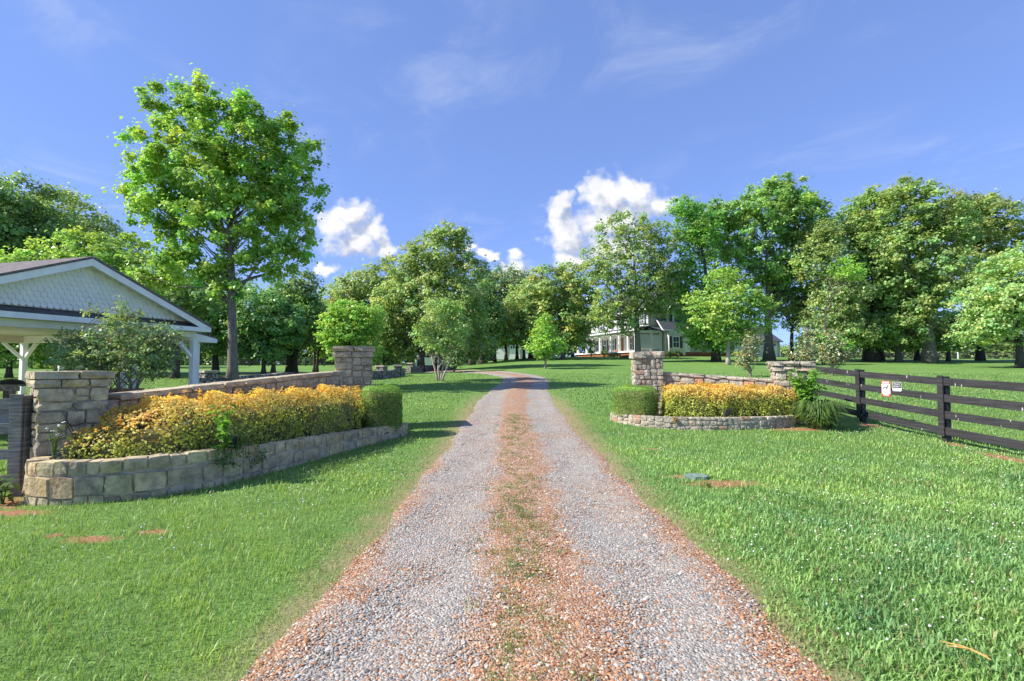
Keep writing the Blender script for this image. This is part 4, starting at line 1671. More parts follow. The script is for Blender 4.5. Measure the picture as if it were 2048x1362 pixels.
# lean-to along the far side
a, b, c1, d1 = Q(-1.0, 0.75, 2.60), Q(0.18, 0.75, 2.83), Q(0.18, 7.6, 2.83), Q(-1.0, 7.6, 2.60)
MB().prism([a, b, c1, d1], (0, 0, 1), 0.05).build('lean_to_roof', MAT['roof_brown'], pav)
MB().prism([Q(-1.0, 0.72, 2.47), Q(0.1, 0.72, 2.47), Q(0.1, 0.72, 2.80), Q(-1.0, 0.72, 2.60)], pb, 0.03).build('lean_to_fascia', MAT['white'], pav)
MB().beam(Q(-0.98, 0.75, 2.535), Q(-0.98, 7.6, 2.535), 0.03, 0.13).build('eave_board', MAT['white'], pav)
for w0 in (0.95, 4.2, 7.3):
    MB().box(Q(-0.36, w0, (0.3 + 2.48) / 2), pd, pb, UPV, 0.075, 0.075, (2.48 - 0.3) / 2).build('post', MAT['white'], pav, bevel=0.006)

# ------------------------------------------------------------------ things by the pavilion
# weathered counter with a dark round grill lid
cxw, cyw = -15.0, 14.9
zc = gz1(cxw, cyw)
ct = thing('wooden_counter', 'weathered wooden counter beside the pavilion at the left edge', 'table', (cxw, cyw, zc))
for i in range(5):
    MB().abox(cxw - 1.6, cxw + 0.85, cyw - 0.45 + i * 0.18, cyw - 0.45 + i * 0.18 + 0.165, zc + 0.80, zc + 0.845).build('top_board', MAT['wood_grey'], ct)
for x in (-1.4, -0.4, 0.55):
    for y in (-0.38, 0.38):
        MB().abox(cxw + x - 0.05, cxw + x + 0.05, cyw + y - 0.05, cyw + y + 0.05, zc - 0.05, zc + 0.80).build('leg', MAT['wood_grey'], ct)
MB().abox(cxw - 1.55, cxw + 0.8, cyw - 0.46, cyw - 0.42, zc + 0.66, zc + 0.795).build('apron', MAT['wood_grey'], ct)
MB().abox(cxw - 1.5, cxw + 0.7, cyw - 0.3, cyw + 0.3, zc + 0.18, zc + 0.22).build('shelf', MAT['wood_grey'], ct)
gl = thing('grill', 'dark round domed grill lid on the weathered counter', 'grill', (cxw + 0.1, cyw, zc + 0.845))
prof = [(0.0, 0.145), (0.12, 0.135), (0.22, 0.10), (0.29, 0.05), (0.31, 0.0), (0.33, -0.0), (0.33, -0.012)]
mm = MB()
for i, (r0, z0) in enumerate(prof):
    for j in range(20):
        g = j / 20 * 6.283
        mm.v.append((cxw + 0.1 + r0 * math.cos(g) * 1.1, cyw + r0 * math.sin(g), zc + 0.86 + z0))
for i in range(len(prof) - 1):
    for j in range(20):
        mm.f.append([i * 20 + j, i * 20 + (j + 1) % 20, (i + 1) * 20 + (j + 1) % 20, (i + 1) * 20 + j][::-1])
mm.build('lid', MAT['dark'], gl, smooth=True)
MB().tube([(cxw + 0.0, cyw - 0.3, zc + 0.93), (cxw + 0.0, cyw - 0.36, zc + 0.95), (cxw + 0.2, cyw - 0.36, zc + 0.95), (cxw + 0.2, cyw - 0.3, zc + 0.93)], [0.012] * 4, 6).build('handle', MAT['dark'], gl)

# stacked red bricks under the pavilion
bx, by = -12.05, 15.5
bz = gz1(bx, by) + 0.02
bst = thing('brick_stack', 'loose stack of reddish bricks behind the crape myrtle shrub', 'bricks', (bx, by, bz))
bme = pool_for(plain('old_brick', (0.42, 0.19, 0.11), 0.9, 0.1, 0.4, 12, 0.4, 40), 4, 9, 0.03, 0.97)
for r0 in range(6):
    for j in range(6 - r0 // 3):
        put_stone(bst, bme, (bx - 0.7 + j * 0.27 + random.uniform(-.03, .03) + (r0 % 2) * 0.1, by + random.uniform(-.05, .05), bz + 0.06 + r0 * 0.105), (math.cos(0.1), random.uniform(-.3, .3), 0), (0, 1, 0), 0.25, 0.2, 0.1, 'brick')

# slate slab and straw in the grass
sx, sy = at(1388, 7.45)
sl_t = thing('slate_slab', 'flat blue-grey slate slab lying in the grass right of the drive', 'stone', (sx, sy, gz1(sx, sy)))
poly = [(-.17, -.06), (-.05, -.11), (.12, -.09), (.18, .0), (.1, .10), (-.08, .11), (-.18, .03)]
MB().prism([(sx + p[0], sy + p[1], gz1(sx, sy) - 0.01 + 0.05 * p[1]) for p in poly], (0, 0, 1), 0.055).build('slab', plain('slate', (0.20, 0.26, 0.25), 0.6, 0.3, 0.2, 12, 0.3, 50), sl_t)
yx, yy = at(1915, 2.9)
yt = thing('dry_stalk', 'forked yellow dry stalk lying in the near right grass', 'stalk', (yx, yy, gz1(yx, yy)))
zz0 = gz1(yx, yy) + 0.085
MB().tube([(yx - 0.11, yy + 0.07, zz0 + 0.01), (yx - 0.02, yy + 0.02, zz0 + 0.005), (yx + 0.05, yy - 0.05, zz0 - 0.01)], [0.003, 0.006, 0.003], 5).tube([(yx - 0.10, yy + 0.04, zz0), (yx, yy, zz0 + 0.004), (yx + 0.04, yy - 0.08, zz0 - 0.01)], [0.003, 0.005, 0.003], 5).build('stem', plain('dry_straw', (0.52, 0.34, 0.10), 0.8, 0.2, 0.2, 20), yt)

# garden floodlights
def floodlight(label, x, y, z, az):
    root = thing('floodlight', label, 'lamp', (x, y, z), 'small garden floodlights in the planters')
    n = Vector((math.cos(az), math.sin(az), 0))
    s = Vector((-n.y, n.x, 0))
    up = (UPV * 0.9 - n * 0.42).normalized()
    f = s.cross(up).normalized()
    c_ = Vector((x, y, z + 0.13))
    MB().box(c_, s, up, f, 0.075, 0.085, 0.03).build('housing', MAT['dark'], root, bevel=0.008)
    MB().box(c_ + f * (0.031 if f.dot(n) > 0 else -0.031), s, up, f, 0.06, 0.07, 0.003).build('lens', MAT['glass'], root)
    MB().tube([(x, y, z - 0.1), (x, y, z + 0.06)], [0.012, 0.012], 8).build('stake', MAT['dark'], root)


floodlight('small black floodlight tilted at the foot of the left hedge', -3.98, 7.2, 0.46, 2.6)
floodlight('small dark floodlight half hidden before the right hedge', 5.2, 12.16, 0.40, 1.9)


# leafy plants, weeds and clumps
def stalk_plant(name, label, x, y, z, n_stem, h, spread, leaf, color, n_leaf, cat='plant', mat='leaf_thin', lean=0.0, flower=None, aspect=0.5, group=None):
    root = thing(name, label, cat, (x, y, z), group)
    m = MB()
    Ps, Ns = [], []
    tops = []
    for k in range(n_stem):
        a = random.uniform(0, 6.283)
        s = spread * random.uniform(0.3, 1)
        hh = h * random.uniform(0.6, 1)
        pts = [Vector((x, y, z - 0.04)), Vector((x + math.cos(a) * s * .35, y + math.sin(a) * s * .35, z + hh * .55)), Vector((x + math.cos(a) * s, y + math.sin(a) * s, z + hh))]
        m.tube(pts, [0.009, 0.006, 0.003], 5, False)
        tops.append(pts[-1])
        for i in range(n_leaf):
            f = 0.15 + 0.85 * (i + random.random()) / n_leaf
            p = pts[0].lerp(pts[1], f * 2) if f < .5 else pts[1].lerp(pts[2], f * 2 - 1)
            b = random.uniform(0, 6.283)
            r0 = leaf * random.uniform(0.3, 0.8)
            Ps.append((p.x + math.cos(b) * r0, p.y + math.sin(b) * r0, p.z + random.uniform(-.2, .3) * leaf))
            Ns.append((math.cos(b) * 0.5, math.sin(b) * 0.5, 1.0))
    m.build('stems', plain('green_stem', (0.10, 0.16, 0.04), 0.8, 0.2, 0.2, 10), root)
    Ps, Ns = np.array(Ps), np.array(Ns) + rng.normal(0, 0.35, (len(Ps), 3))
    c_ = np.array(color)[None] * (0.65 + 0.7 * rng.random((len(Ps), 1)))
    a_, b_, c3 = leaf_quads(Ps, Ns, leaf * (0.6 + 0.7 * rng.random(len(Ps))), aspect, c_)
    link('leaves', fast_mesh('leaves', a_, b_, c3), MAT[mat], root)
    if flower:
        fm = MB()
        for p in tops:
            for q in range(3):
                c0 = p + Vector((random.uniform(-.02, .02), random.uniform(-.02, .02), random.uniform(-.01, .02)))
                fm.tube([c0, c0 + Vector((0, 0, 0.006))], [0.016, 0.012], 8)
        fm.build('flowers', flower, root)
    return root


stalk_plant('pokeweed', 'broad-leaved green weed growing through the left golden hedge', -4.02, 7.05, 0.45, 7, 0.66, 0.20, 0.11, (0.20, 0.42, 0.06), 13, cat='weed', aspect=0.55)
stalk_plant('feathery_weed', 'fine grey-green weed spilling beside the left floodlight', -3.95, 7.25, 0.42, 20, 0.44, 0.28, 0.035, (0.22, 0.32, 0.10), 34, cat='weed', aspect=0.3)
stalk_plant('fleabane', 'tall thin white-flowered weed by the near left pillar', -5.85, 6.45, 0.48, 5, 0.46, 0.10, 0.06, (0.13, 0.22, 0.06), 9, cat='weed', flower=MAT['petal'], aspect=0.3)
stalk_plant('mullein', 'pale broad-leaved weed at the weathered fence post foot', -6.22, 6.2, gz1(-6.2, 6.2), 5, 0.42, 0.16, 0.15, (0.15, 0.25, 0.08), 8, cat='weed', aspect=0.42)
stalk_plant('sumac_seedling', 'bright green seedling in front of the squat right pillar', 7.2, 12.3, 0.42, 24, 1.22, 0.46, 0.13, (0.22, 0.46, 0.07), 30, cat='weed', aspect=0.5)
stalk_plant('orange_seedling', 'tiny orange-leaved seedling on the right planter wall face', 3.93, 12.06, 0.30, 5, 0.16, 0.09, 0.045, (0.55, 0.36, 0.05), 12, cat='weed', aspect=0.6)
stalk_plant('grass_clump', 'dark coarse tuft of grass left of the slate slab', sx - 0.02, sy - 0.5, gz1(sx, sy), 4, 0.05, 0.05, 0.08, (0.11, 0.22, 0.04), 6, cat='grass clump', aspect=0.15)


def arching_clump(name, label, x, y, n, h, spread, w, color, cat):
    z = gz1(x, y)
    root = thing(name, label, cat, (x, y, z))
    V_, F_, C_ = [], [], []
    a = rng.random(n) * 6.283
    hh = h * (0.22 + 0.78 * rng.random(n) ** 0.8)
    r0 = spread * 0.35 * np.sqrt(rng.random(n))
    r1 = r0 + spread * (0.25 + 0.7 * rng.random(n))
    segs = 5
    for k in range(segs + 1):
        f = k / segs
        rr = r0 + (r1 - r0) * f ** 1.3
        zz = z + hh * (np.sin(np.clip(f * 2.3, 0, 3.1)) if True else f) * 1.0
        wd = w * (1 - f ** 2) * (0.7 + 0.6 * f) + 0.0005
        cx_, cy_ = x + np.cos(a) * rr, y + np.sin(a) * rr
        V_.append(np.stack([cx_ - np.sin(a) * wd, cy_ + np.cos(a) * wd, zz], 1))
        V_.append(np.stack([cx_ + np.sin(a) * wd, cy_ - np.cos(a) * wd, zz], 1))
    Vs = np.stack(V_, 1).reshape(-1, 3)
    m_ = 2 * (segs + 1)
    f = np.array([(2 * k, 2 * k + 1, 2 * k + 3, 2 * k + 2) for k in range(segs)])
    Fs = (np.arange(n)[:, None, None] * m_ + f[None]).reshape(-1, 4)
    c_ = np.array(color)[None] * (0.6 + 0.8 * rng.random((n, 1)))
    link('leaves', fast_mesh('leaves', Vs, Fs, np.repeat(c_, m_, 0)), MAT['leaf_thin'], root)
    return root


arching_clump('daylily_clump', 'big dark green strap-leaved clump at the right planter end', 7.38, 12.05, 1300, 0.70, 0.60, 0.014, (0.19, 0.31, 0.10), 'plant')

# trailing vine over the left planter wall
vx = thing('trailing_vine', 'green creeper trailing down the left planter wall', 'vine', (-4.2, 6.75, 0.5))
m = MB()
Ps, Ns = [], []
for k in range(9):
    s0 = random.uniform(0.31, 0.40) * LL[-1]
    p, t_ = on_poly(PL, LL, s0)
    nn = Vector((t_.y, -t_.x, 0))
    if nn.dot(Vector((1, -1, 0))) < 0:
        nn = -nn
    zt = topL(s0)
    ln = random.uniform(0.15, 0.42)
    pts = [p - nn * 0.25 + UPV * (zt + 0.03), p + nn * 0.02 + UPV * (zt + 0.03), p + nn * 0.035 + t_ * random.uniform(-.06, .06) + UPV * (zt - ln * .6), p + nn * 0.03 + t_ * random.uniform(-.1, .1) + UPV * (zt - ln)]
    m.tube(pts, [0.004, 0.004, 0.003, 0.002], 4, False)
    for i in range(26):
        f = random.random() * 3
        q = pts[int(f)].lerp(pts[min(int(f) + 1, 3)], f - int(f))
        Ps.append(tuple(q + nn * random.uniform(0.005, 0.05) + t_ * random.uniform(-.05, .05)))
        Ns.append(tuple(nn + UPV * 0.6))
m.build('stems', MAT['bark_dark'], vx)
Ps, Ns = np.array(Ps), np.array(Ns) + rng.normal(0, 0.3, (len(Ps), 3))
a_, b_, c3 = leaf_quads(Ps, Ns, 0.05 * (0.6 + 0.7 * rng.random(len(Ps))), 0.6, np.array((0.10, 0.21, 0.035))[None] * (0.6 + 0.8 * rng.random((len(Ps), 1))))
link('leaves', fast_mesh('leaves', a_, b_, c3), MAT['leaf_thin'], vx)

# ------------------------------------------------------------------ house
HO = Vector((16.3, 66.0, 0))
hu = Vector((-0.29, 0.957, 0)).normalized()
hv = Vector((0.957, 0.29, 0)).normalized()
HZ = 2.75


def H(u_, v_, z_): return HO + hu * u_ + hv * v_ + UPV * z_


hc = H(8, 6, 0)
house = thing('house', 'large cream country house with wrapped porch on the rise', 'house', (hc.x, hc.y, HZ))


def hbox(name, u0, u1, v0, v1, z0, z1, mat, parent=None):
    return MB().box(H((u0 + u1) / 2, (v0 + v1) / 2, (z0 + z1) / 2), hu, hv, UPV, (u1 - u0) / 2, (v1 - v0) / 2, (z1 - z0) / 2).build(name, mat, parent or house)


hbox('foundation', 0.02, 18.6, 0.02, 10.4, HZ - 0.6, 3.38, MAT['brick'])
hbox('foundation', -0.45, 6.9, 4.15, 14.9, HZ - 0.6, 3.42, MAT['brick'])
hbox('porch_floor', -0.25, 18.9, -0.25, 2.5, 3.385, 3.56, MAT['white'])
hbox('porch_floor', -0.24, 0.9, 2.5, 4.05, 3.385, 3.56, MAT['white'])
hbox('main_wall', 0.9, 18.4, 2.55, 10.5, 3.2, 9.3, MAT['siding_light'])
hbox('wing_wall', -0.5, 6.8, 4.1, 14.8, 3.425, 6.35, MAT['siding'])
for u_ in (0.15, 2.06, 4.47, 6.9, 10.3, 12.85, 15.1, 18.5):
    col_ = hbox('column', u_ - 0.14, u_ + 0.14, 0.0, 0.28, 3.56, 5.98, MAT['white'])
for v_ in (2.42, 3.85):
    hbox('column', -0.1, 0.16, v_ - 0.13, v_ + 0.13, 3.56, 5.98, MAT['white'])
hbox('porch_beam', -0.05, 18.8, -0.05, 0.3, 5.985, 6.3, MAT['white'])
hbox('porch_beam', -0.06, 0.22, 0.3, 4.02, 5.985, 6.3, MAT['white'])
MB().prism([H(-0.5, -0.45, 6.31), H(19.2, -0.45, 6.31), H(19.2, 2.545, 6.95), H(-0.5, 2.545, 6.95)], (0, 0, 1), 0.1).build('porch_roof', MAT['roof_slate'], house)
MB().prism([H(-0.5, 2.55, 6.31), H(-0.5, 4.05, 6.31), H(0.88, 4.05, 6.75), H(0.88, 2.55, 6.75)], (0, 0, 1), 0.1).build('porch_roof', MAT['roof_slate'], house)
hbox('porch_fascia', -0.53, 19.2, -0.5, -0.455, 6.22, 6.42, MAT['white'])
hbox('porch_ceiling', 0.0, 18.8, 0.305, 2.545, 6.2, 6.24, MAT['cream'])
# main roof
RZ, VM = 13.2, 6.5
for sg, v0 in ((1, 2.0), (-1, 11.0)):
    a, b, c1, d1 = H(0.4, v0, 9.25), H(18.9, v0, 9.25), H(18.9, VM, RZ), H(0.4, VM, RZ)
    MB().prism([a, b, c1, d1], (0, 0, 1), 0.14).build('main_roof', MAT['roof_slate'], house)
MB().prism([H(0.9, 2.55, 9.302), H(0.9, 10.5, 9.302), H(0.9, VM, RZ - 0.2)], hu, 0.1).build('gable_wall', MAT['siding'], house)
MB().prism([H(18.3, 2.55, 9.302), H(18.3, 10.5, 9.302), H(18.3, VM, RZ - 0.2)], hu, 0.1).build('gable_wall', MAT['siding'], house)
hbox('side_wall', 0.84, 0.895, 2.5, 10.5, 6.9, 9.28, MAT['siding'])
hbox('eave_board', 0.4, 18.9, 1.96, 2.0, 9.1, 9.36, MAT['white'])
MB().prism([H(0.4, 2.3, 8.85), H(0.4, 10.5, 8.85), H(0.83, 10.5, 9.2), H(0.83, 2.3, 9.2)], (0, 0, 1), 0.08).build('gable_return', MAT['roof_slate'], house)
# wing roof and dormer
MB().prism([H(-0.9, 3.7, 6.32), H(-0.9, 15.2, 6.32), H(3.2, 15.2, 10.6), H(3.2, 3.7, 10.6)], (0, 0, 1), 0.14).build('wing_roof', MAT['roof_slate'], house)
MB().prism([H(7.3, 3.7, 6.32), H(7.3, 15.2, 6.32), H(3.2, 15.2, 10.6), H(3.2, 3.7, 10.6)], (0, 0, 1), 0.14).build('wing_roof', MAT['roof_slate'], house)
hbox('eave_board', -0.95, -0.91, 3.7, 15.2, 6.22, 6.44, MAT['white'])
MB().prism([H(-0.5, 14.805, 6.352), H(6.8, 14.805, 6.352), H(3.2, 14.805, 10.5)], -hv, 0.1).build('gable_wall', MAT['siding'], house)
MB().prism([H(-0.9, 3.68, 6.32), H(3.2, 3.68, 10.6), H(3.2, 3.68, 10.4), H(-0.7, 3.68, 6.32)], -hv, 0.05).build('rake_board', MAT['cream'], house)
for v0 in (5.6, 10.6):
    dm = hbox('dormer', 0.2, 2.4, v0 - 0.55, v0 + 0.55, 7.2, 8.9, MAT['cream'])
    MB().prism([H(0.1, v0 - 0.75, 8.85), H(0.1, v0 + 0.75, 8.85), H(0.1, v0, 9.75)], hu, 2.6).build('dormer_roof', MAT['white'], dm)
    MB().prism([H(0.19, v0 - 0.26, 7.5), H(0.19, v0 + 0.26, 7.5), H(0.19, v0 + 0.26, 8.6), H(0.19, v0 - 0.26, 8.6)], -hu, 0.02).build('dormer_window', MAT['glass'], dm)


def window(face_, c, z0, w, h, shutters=True):
    """face 'A' looks along -v, face 'B' along -u"""
    if face_ == 'A':
        bxs = lambda nm, a0, a1, za, zb_, off, th, mt, par: MB().box(H((a0 + a1) / 2, c[1] - off, (za + zb_) / 2), hu, hv, UPV, (a1 - a0) / 2, th, (zb_ - za) / 2).build(nm, mt, par)
        c0 = c[0]
    else:
        bxs = lambda nm, a0, a1, za, zb_, off, th, mt, par: MB().box(H(c[0] - off, (a0 + a1) / 2, (za + zb_) / 2), hv, hu, UPV, (a1 - a0) / 2, th, (zb_ - za) / 2).build(nm, mt, par)
        c0 = c[1]
    f = bxs('window', c0 - w / 2 - .09, c0 + w / 2 + .09, z0 - .1, z0 + h + .1, 0.03, 0.028, MAT['white'], house)
    hh = h / 2
    for i in range(2):
        for j in range(2):
            bxs('pane', c0 - w / 2 + j * w / 2 + .03, c0 - w / 2 + (j + 1) * w / 2 - .03, z0 + i * hh + .04, z0 + (i + 1) * hh - .03, 0.06, 0.004, MAT['glass'], f)
    if shutters:
        for s in (-1, 1):
            bxs('shutter', c0 + s * (w / 2 + .34) - .2, c0 + s * (w / 2 + .34) + .2, z0 - .05, z0 + h + .05, 0.03, 0.02, MAT['roof_slate'], house)


for u_ in (2.4, 5.0, 8.4, 11.6, 14.6):
    window('A', (u_, 2.55), 7.2, 0.95, 1.5)
for u_ in (3.4, 5.6, 10.8, 13.4, 16.2):
    window('A', (u_, 2.55), 3.9, 0.9, 1.75)
dr = MB().box(H(8.2, 2.5, 4.66), hu, hv, UPV, 0.55, 0.04, 1.09).build('door', plain('front_door', (0.24, 0.075, 0.03), 0.4, 0.4, 0.15, 5), house)
MB().box(H(7.85, 2.44, 4.6), hu, hv, UPV, 0.04, 0.03, 0.06).build('handle', MAT['dark'], dr)
hbox('bay', -0.95, -0.505, 4.5, 6.6, 3.3, 6.3, MAT['siding_light'])
window('B', (-0.95, 5.55), 4.0, 0.9, 1.45)
window('B', (-0.5, 8.8), 4.6, 0.8, 1.2, False)
window('B', (-0.5, 11.6), 4.6, 0.8, 1.2, False)
hbox('side_door', -0.56, -0.505, 7.2, 8.0, 3.45, 5.5, MAT['white'])
hbox('downpipe', -1.02, -0.96, 6.62, 6.72, 3.0, 6.3, MAT['white'])
hbox('chimney_base', -0.75, -0.51, 7.0, 7.15, 3.0, 6.3, MAT['white'])
for (v0, v1) in ((0.68, 2.28), (2.6, 3.7)):                     # lattice screens of the porch end
    m = MB()
    k = int((v1 - v0) / 0.13)
    for i in range(k + 1):
        v_ = v0 + (v1 - v0) * i / k
        m.box(H(0.0, v_, 4.75), hu, hv, UPV, 0.012, 0.03, 0.98)
    for i in range(16):
        m.box(H(-0.028, (v0 + v1) / 2, 3.8 + i * 0.127), hu, hv, UPV, 0.012, (v1 - v0) / 2, 0.03)
    m.build('lattice_screen', MAT['white'], house)
hbox('porch_end_panel', 0.5, 0.55, 0.4, 2.45, 3.57, 6.0, MAT['siding'])

# porch things
def rocker(label, u_, v_):
    root = thing('rocking_chair', label, 'chair', H(u_, v_, 3.56), 'rocking chairs on the porch')
    B_ = lambda nm, u0, u1, v0, v1, z0, z1: MB().box(H(u_ + (u0 + u1) / 2, v_ + (v0 + v1) / 2, 3.56 + (z0 + z1) / 2), hu, hv, UPV, (u1 - u0) / 2, (v1 - v0) / 2, (z1 - z0) / 2).build(nm, MAT['dark'], root)
    B_('seat', -.28, .28, -.25, .25, .40, .44)
    for i in range(5):
        B_('back_slat', -.26 + i * .11, -.2 + i * .11, .22, .25, .44, 1.1)
    for s in (-.27, .27):
        for w in (-.23, .23):
            B_('leg', s - .02, s + .02, w - .02, w + .02, .05, .40)
        B_('rocker', s - .02, s + .02, -.4, .4, .0, .05)
        B_('armrest', s - .04, s + .04, -.25, .25, .62, .65)


rocker('dark rocking chair on the porch next to the front door', 10.9, 1.5)
rocker('dark rocking chair farther down the porch behind the flag', 12.6, 1.5)
pt = thing('flower_pot', 'round orange pot beside the brown front door', 'pot', H(7.6, 1.5, 3.56))
prof = [(0.0, 0.0), (0.16, 0.0), (0.24, 0.14), (0.26, 0.28), (0.21, 0.38), (0.0, 0.40)]
m = MB()
for (r0, z0) in prof:
    for j in range(14):
        g = j / 14 * 6.283
        m.v.append(tuple(H(7.6, 1.5, 3.56 + z0) + Vector((r0 * math.cos(g), r0 * math.sin(g), 0))))
for i in range(len(prof) - 1):
    for j in range(14):
        m.f.append([i * 14 + j, i * 14 + (j + 1) % 14, (i + 1) * 14 + (j + 1) % 14, (i + 1) * 14 + j])
m.build('bowl', plain('orange_glaze', (0.62, 0.15, 0.03), 0.5, 0.4, 0.1), pt, smooth=True)
fl = thing('flag', 'red and white striped flag hanging from a porch column', 'flag', H(12.75, -0.35, 4.6))
m = MB()
fcols = [plain('flag_red', (0.5, 0.06, 0.07), 0.8, 0.1, 0.05), plain('flag_white', (0.75, 0.72, 0.72), 0.8, 0.1, 0.05), plain('flag_blue', (0.05, 0.07, 0.2), 0.8, 0.1, 0.05)]
for i in range(7):
    x0 = -0.35 + i * 0.1
    MB().prism([H(12.75 + x0, -0.36 - 0.04 * (i % 2), 4.55), H(12.75 + x0 + 0.1, -0.36 - 0.04 * ((i + 1) % 2), 4.55), H(12.75 + x0 + 0.1, -0.36 - 0.04 * ((i + 1) % 2), 5.75 - (0.5 if i > 3 else 0)), H(12.75 + x0, -0.36 - 0.04 * (i % 2), 5.75 - (0.5 if i > 3 else 0))], hv, 0.01).build('stripe', fcols[i % 2], fl)
MB().prism([H(12.75 + 0.05, -0.375, 5.26), H(13.1, -0.375, 5.26), H(13.1, -0.375, 5.75), H(12.8, -0.375, 5.75)], hv, 0.012).build('canton', fcols[2], fl)
MB().tube([H(12.85, 0.0, 5.2), H(12.75, -0.5, 5.85)], [0.02, 0.02], 6).build('pole', MAT['white'], fl)

# outbuildings
def shed(name, label, x, y, w, dpt, hgt, rise, wall, roof, rot=0.0, doors=0, group=None):
    z = gz1(x, y)
    root = thing(name, label, 'building', (x, y, z), group)
    ax = Vector((math.cos(rot), math.sin(rot), 0)); ay = Vector((-math.sin(rot), math.cos(rot), 0))
    G = lambda a, b, c_: Vector((x, y, z)) + ax * a + ay * b + UPV * c_
    MB().box(G(0, 0, hgt / 2 - 0.2), ax, ay, UPV, w / 2, dpt / 2, hgt / 2 + 0.2).build('wall', wall, root)
    for s in (-1, 1):
        MB().prism([G(-w / 2 - .3, s * (dpt / 2 + .4), hgt - 0.12), G(w / 2 + .3, s * (dpt / 2 + .4), hgt - 0.12), G(w / 2 + .3, 0, hgt + rise), G(-w / 2 - .3, 0, hgt + rise)], (0, 0, 1), 0.1).build('roof', roof, root)
    for s in (-1, 1):
        MB().prism([G(s * w / 2, -dpt / 2, hgt + .002), G(s * w / 2, dpt / 2, hgt + .002), G(s * w / 2, 0, hgt + rise)], ax * -s, 0.08).build('gable_wall', wall, root)
    for i in range(doors):
        cx_ = -w / 2 + (i + 0.5) * w / doors
        d_ = MB().box(G(cx_, -dpt / 2 - 0.03, 1.15), ax, ay, UPV, w / doors * 0.38, 0.03, 1.15).build('door', MAT['white'], root)
        for j in range(4):
            MB().box(G(cx_ + (j - 1.5) * w / doors * 0.17, -dpt / 2 - 0.07, 1.9), ax, ay, UPV, w / doors * 0.06, 0.01, 0.2).build('pane', MAT['glass'], d_)
    return root


shed('garage', 'pale grey garage glimpsed between trunks where the drive bends', 0.3, 82, 6.5, 6, 2.7, 1.6, MAT['grey_siding'], MAT['roof_slate'], 0.05, 3)
shed('carport', 'low brown outbuilding between dark trunks right of the garage', 5.2, 84, 3.2, 5, 2.6, 1.0, MAT['wood_grey'], MAT['roof_slate'], 0.05, 1)
shed('white_shed', 'small white shed seen between the two middle oak trunks', -12.4, 72, 3.0, 3, 2.6, 1.0, MAT['white'], MAT['roof_slate'], 0.2, 1)
shed('barn', 'slate-roofed outbuilding half hidden right of the house', 35.0, 78, 9, 8, 2.4, 2.6, MAT['siding'], MAT['roof_slate'], 0.3, 2)

# low garden walls beyond the gate
m, t = new_mat('small_fieldstone')
P = pos()
vc = svor(P, 5.0, 'F1', 'Color')
vd = svor(P, 5.0, 'DISTANCE_TO_EDGE')
a_, b_, c_ = ssep(vc)
c = sramp(a_, [(0, (0.2, 0.19, 0.18)), (0.5, (0.33, 0.31, 0.28)), (1, (0.42, 0.38, 0.32))])
c = smix(1.0 - sstep(vd, 0.02, 0.10), c, (0.12, 0.11, 0.10))
finish(m, t, c, 0.92, 0.1, sbump(sstep(vd, 0.0, 0.15), 1.0, 0.05))
MAT['small_stone'] = m


def garden_wall(label, pts, hgt, th, piers):
    P_, L_ = poly_len(pts)
    x, y = pts[0]
    root = thing('garden_wall', label, 'wall', (x, y, gz1(x, y)), 'low stone garden walls')
    mm = MB()
    n = int(L_[-1] / 0.6) + 1
    ring = []
    for i in range(n + 1):
        p, t_ = on_poly(P_, L_, L_[-1] * i / n)
        nn = Vector((t_.y, -t_.x, 0)) * th / 2
        zb = gz1(p.x, p.y)
        ring.append(len(mm.v))
        zt = zb + hgt + random.uniform(-.03, .03)
        for q, zz in ((p + nn, zb - .1), (p - nn, zb - .1), (p - nn, zt), (p + nn, zt)):
            mm.v.append((q.x, q.y, zz))
    for k0, k1 in zip(ring[:-1], ring[1:]):
        for j in range(4):
            mm.f.append([k0 + j, k0 + (j + 1) % 4, k1 + (j + 1) % 4, k1 + j])
    mm.f.append([ring[0] + i for i in range(4)][::-1]); mm.f.append([ring[-1] + i for i in range(4)])
    mm.build('wall_body', MAT['small_stone'], root)
    for s in piers:
        p, t_ = on_poly(P_, L_, s)
        z = gz1(p.x, p.y)
        nn = Vector((t_.y, -t_.x, 0))
        pi_ = MB().box((p.x, p.y, z + (hgt + 0.2) / 2 - 0.05), t_, nn, UPV, 0.24, 0.24, (hgt + 0.2) / 2 + 0.05).build('pier', MAT['small_stone'], root)
        MB().box((p.x, p.y, z + hgt + 0.245), t_, nn, UPV, 0.30, 0.30, 0.045).build('cap_stone', MAT['mortar'], pi_)


garden_wall('low stone garden wall with piers beyond the tall left pillar', [at(735, 28), at(772, 30), at(806, 35)], 0.5, 0.35, [1.6, 5.5])
garden_wall('low garden wall under the two middle oaks', [at(818, 41), at(860, 44), at(905, 46)], 0.55, 0.35, [0.4])
garden_wall('low garden wall behind the tall tulip tree trunk', [at(392, 20), at(430, 20.6), at(585, 24)], 0.62, 0.4, [0.5, 5.2])

# ------------------------------------------------------------------ trees
TREE_COUNT = [0]


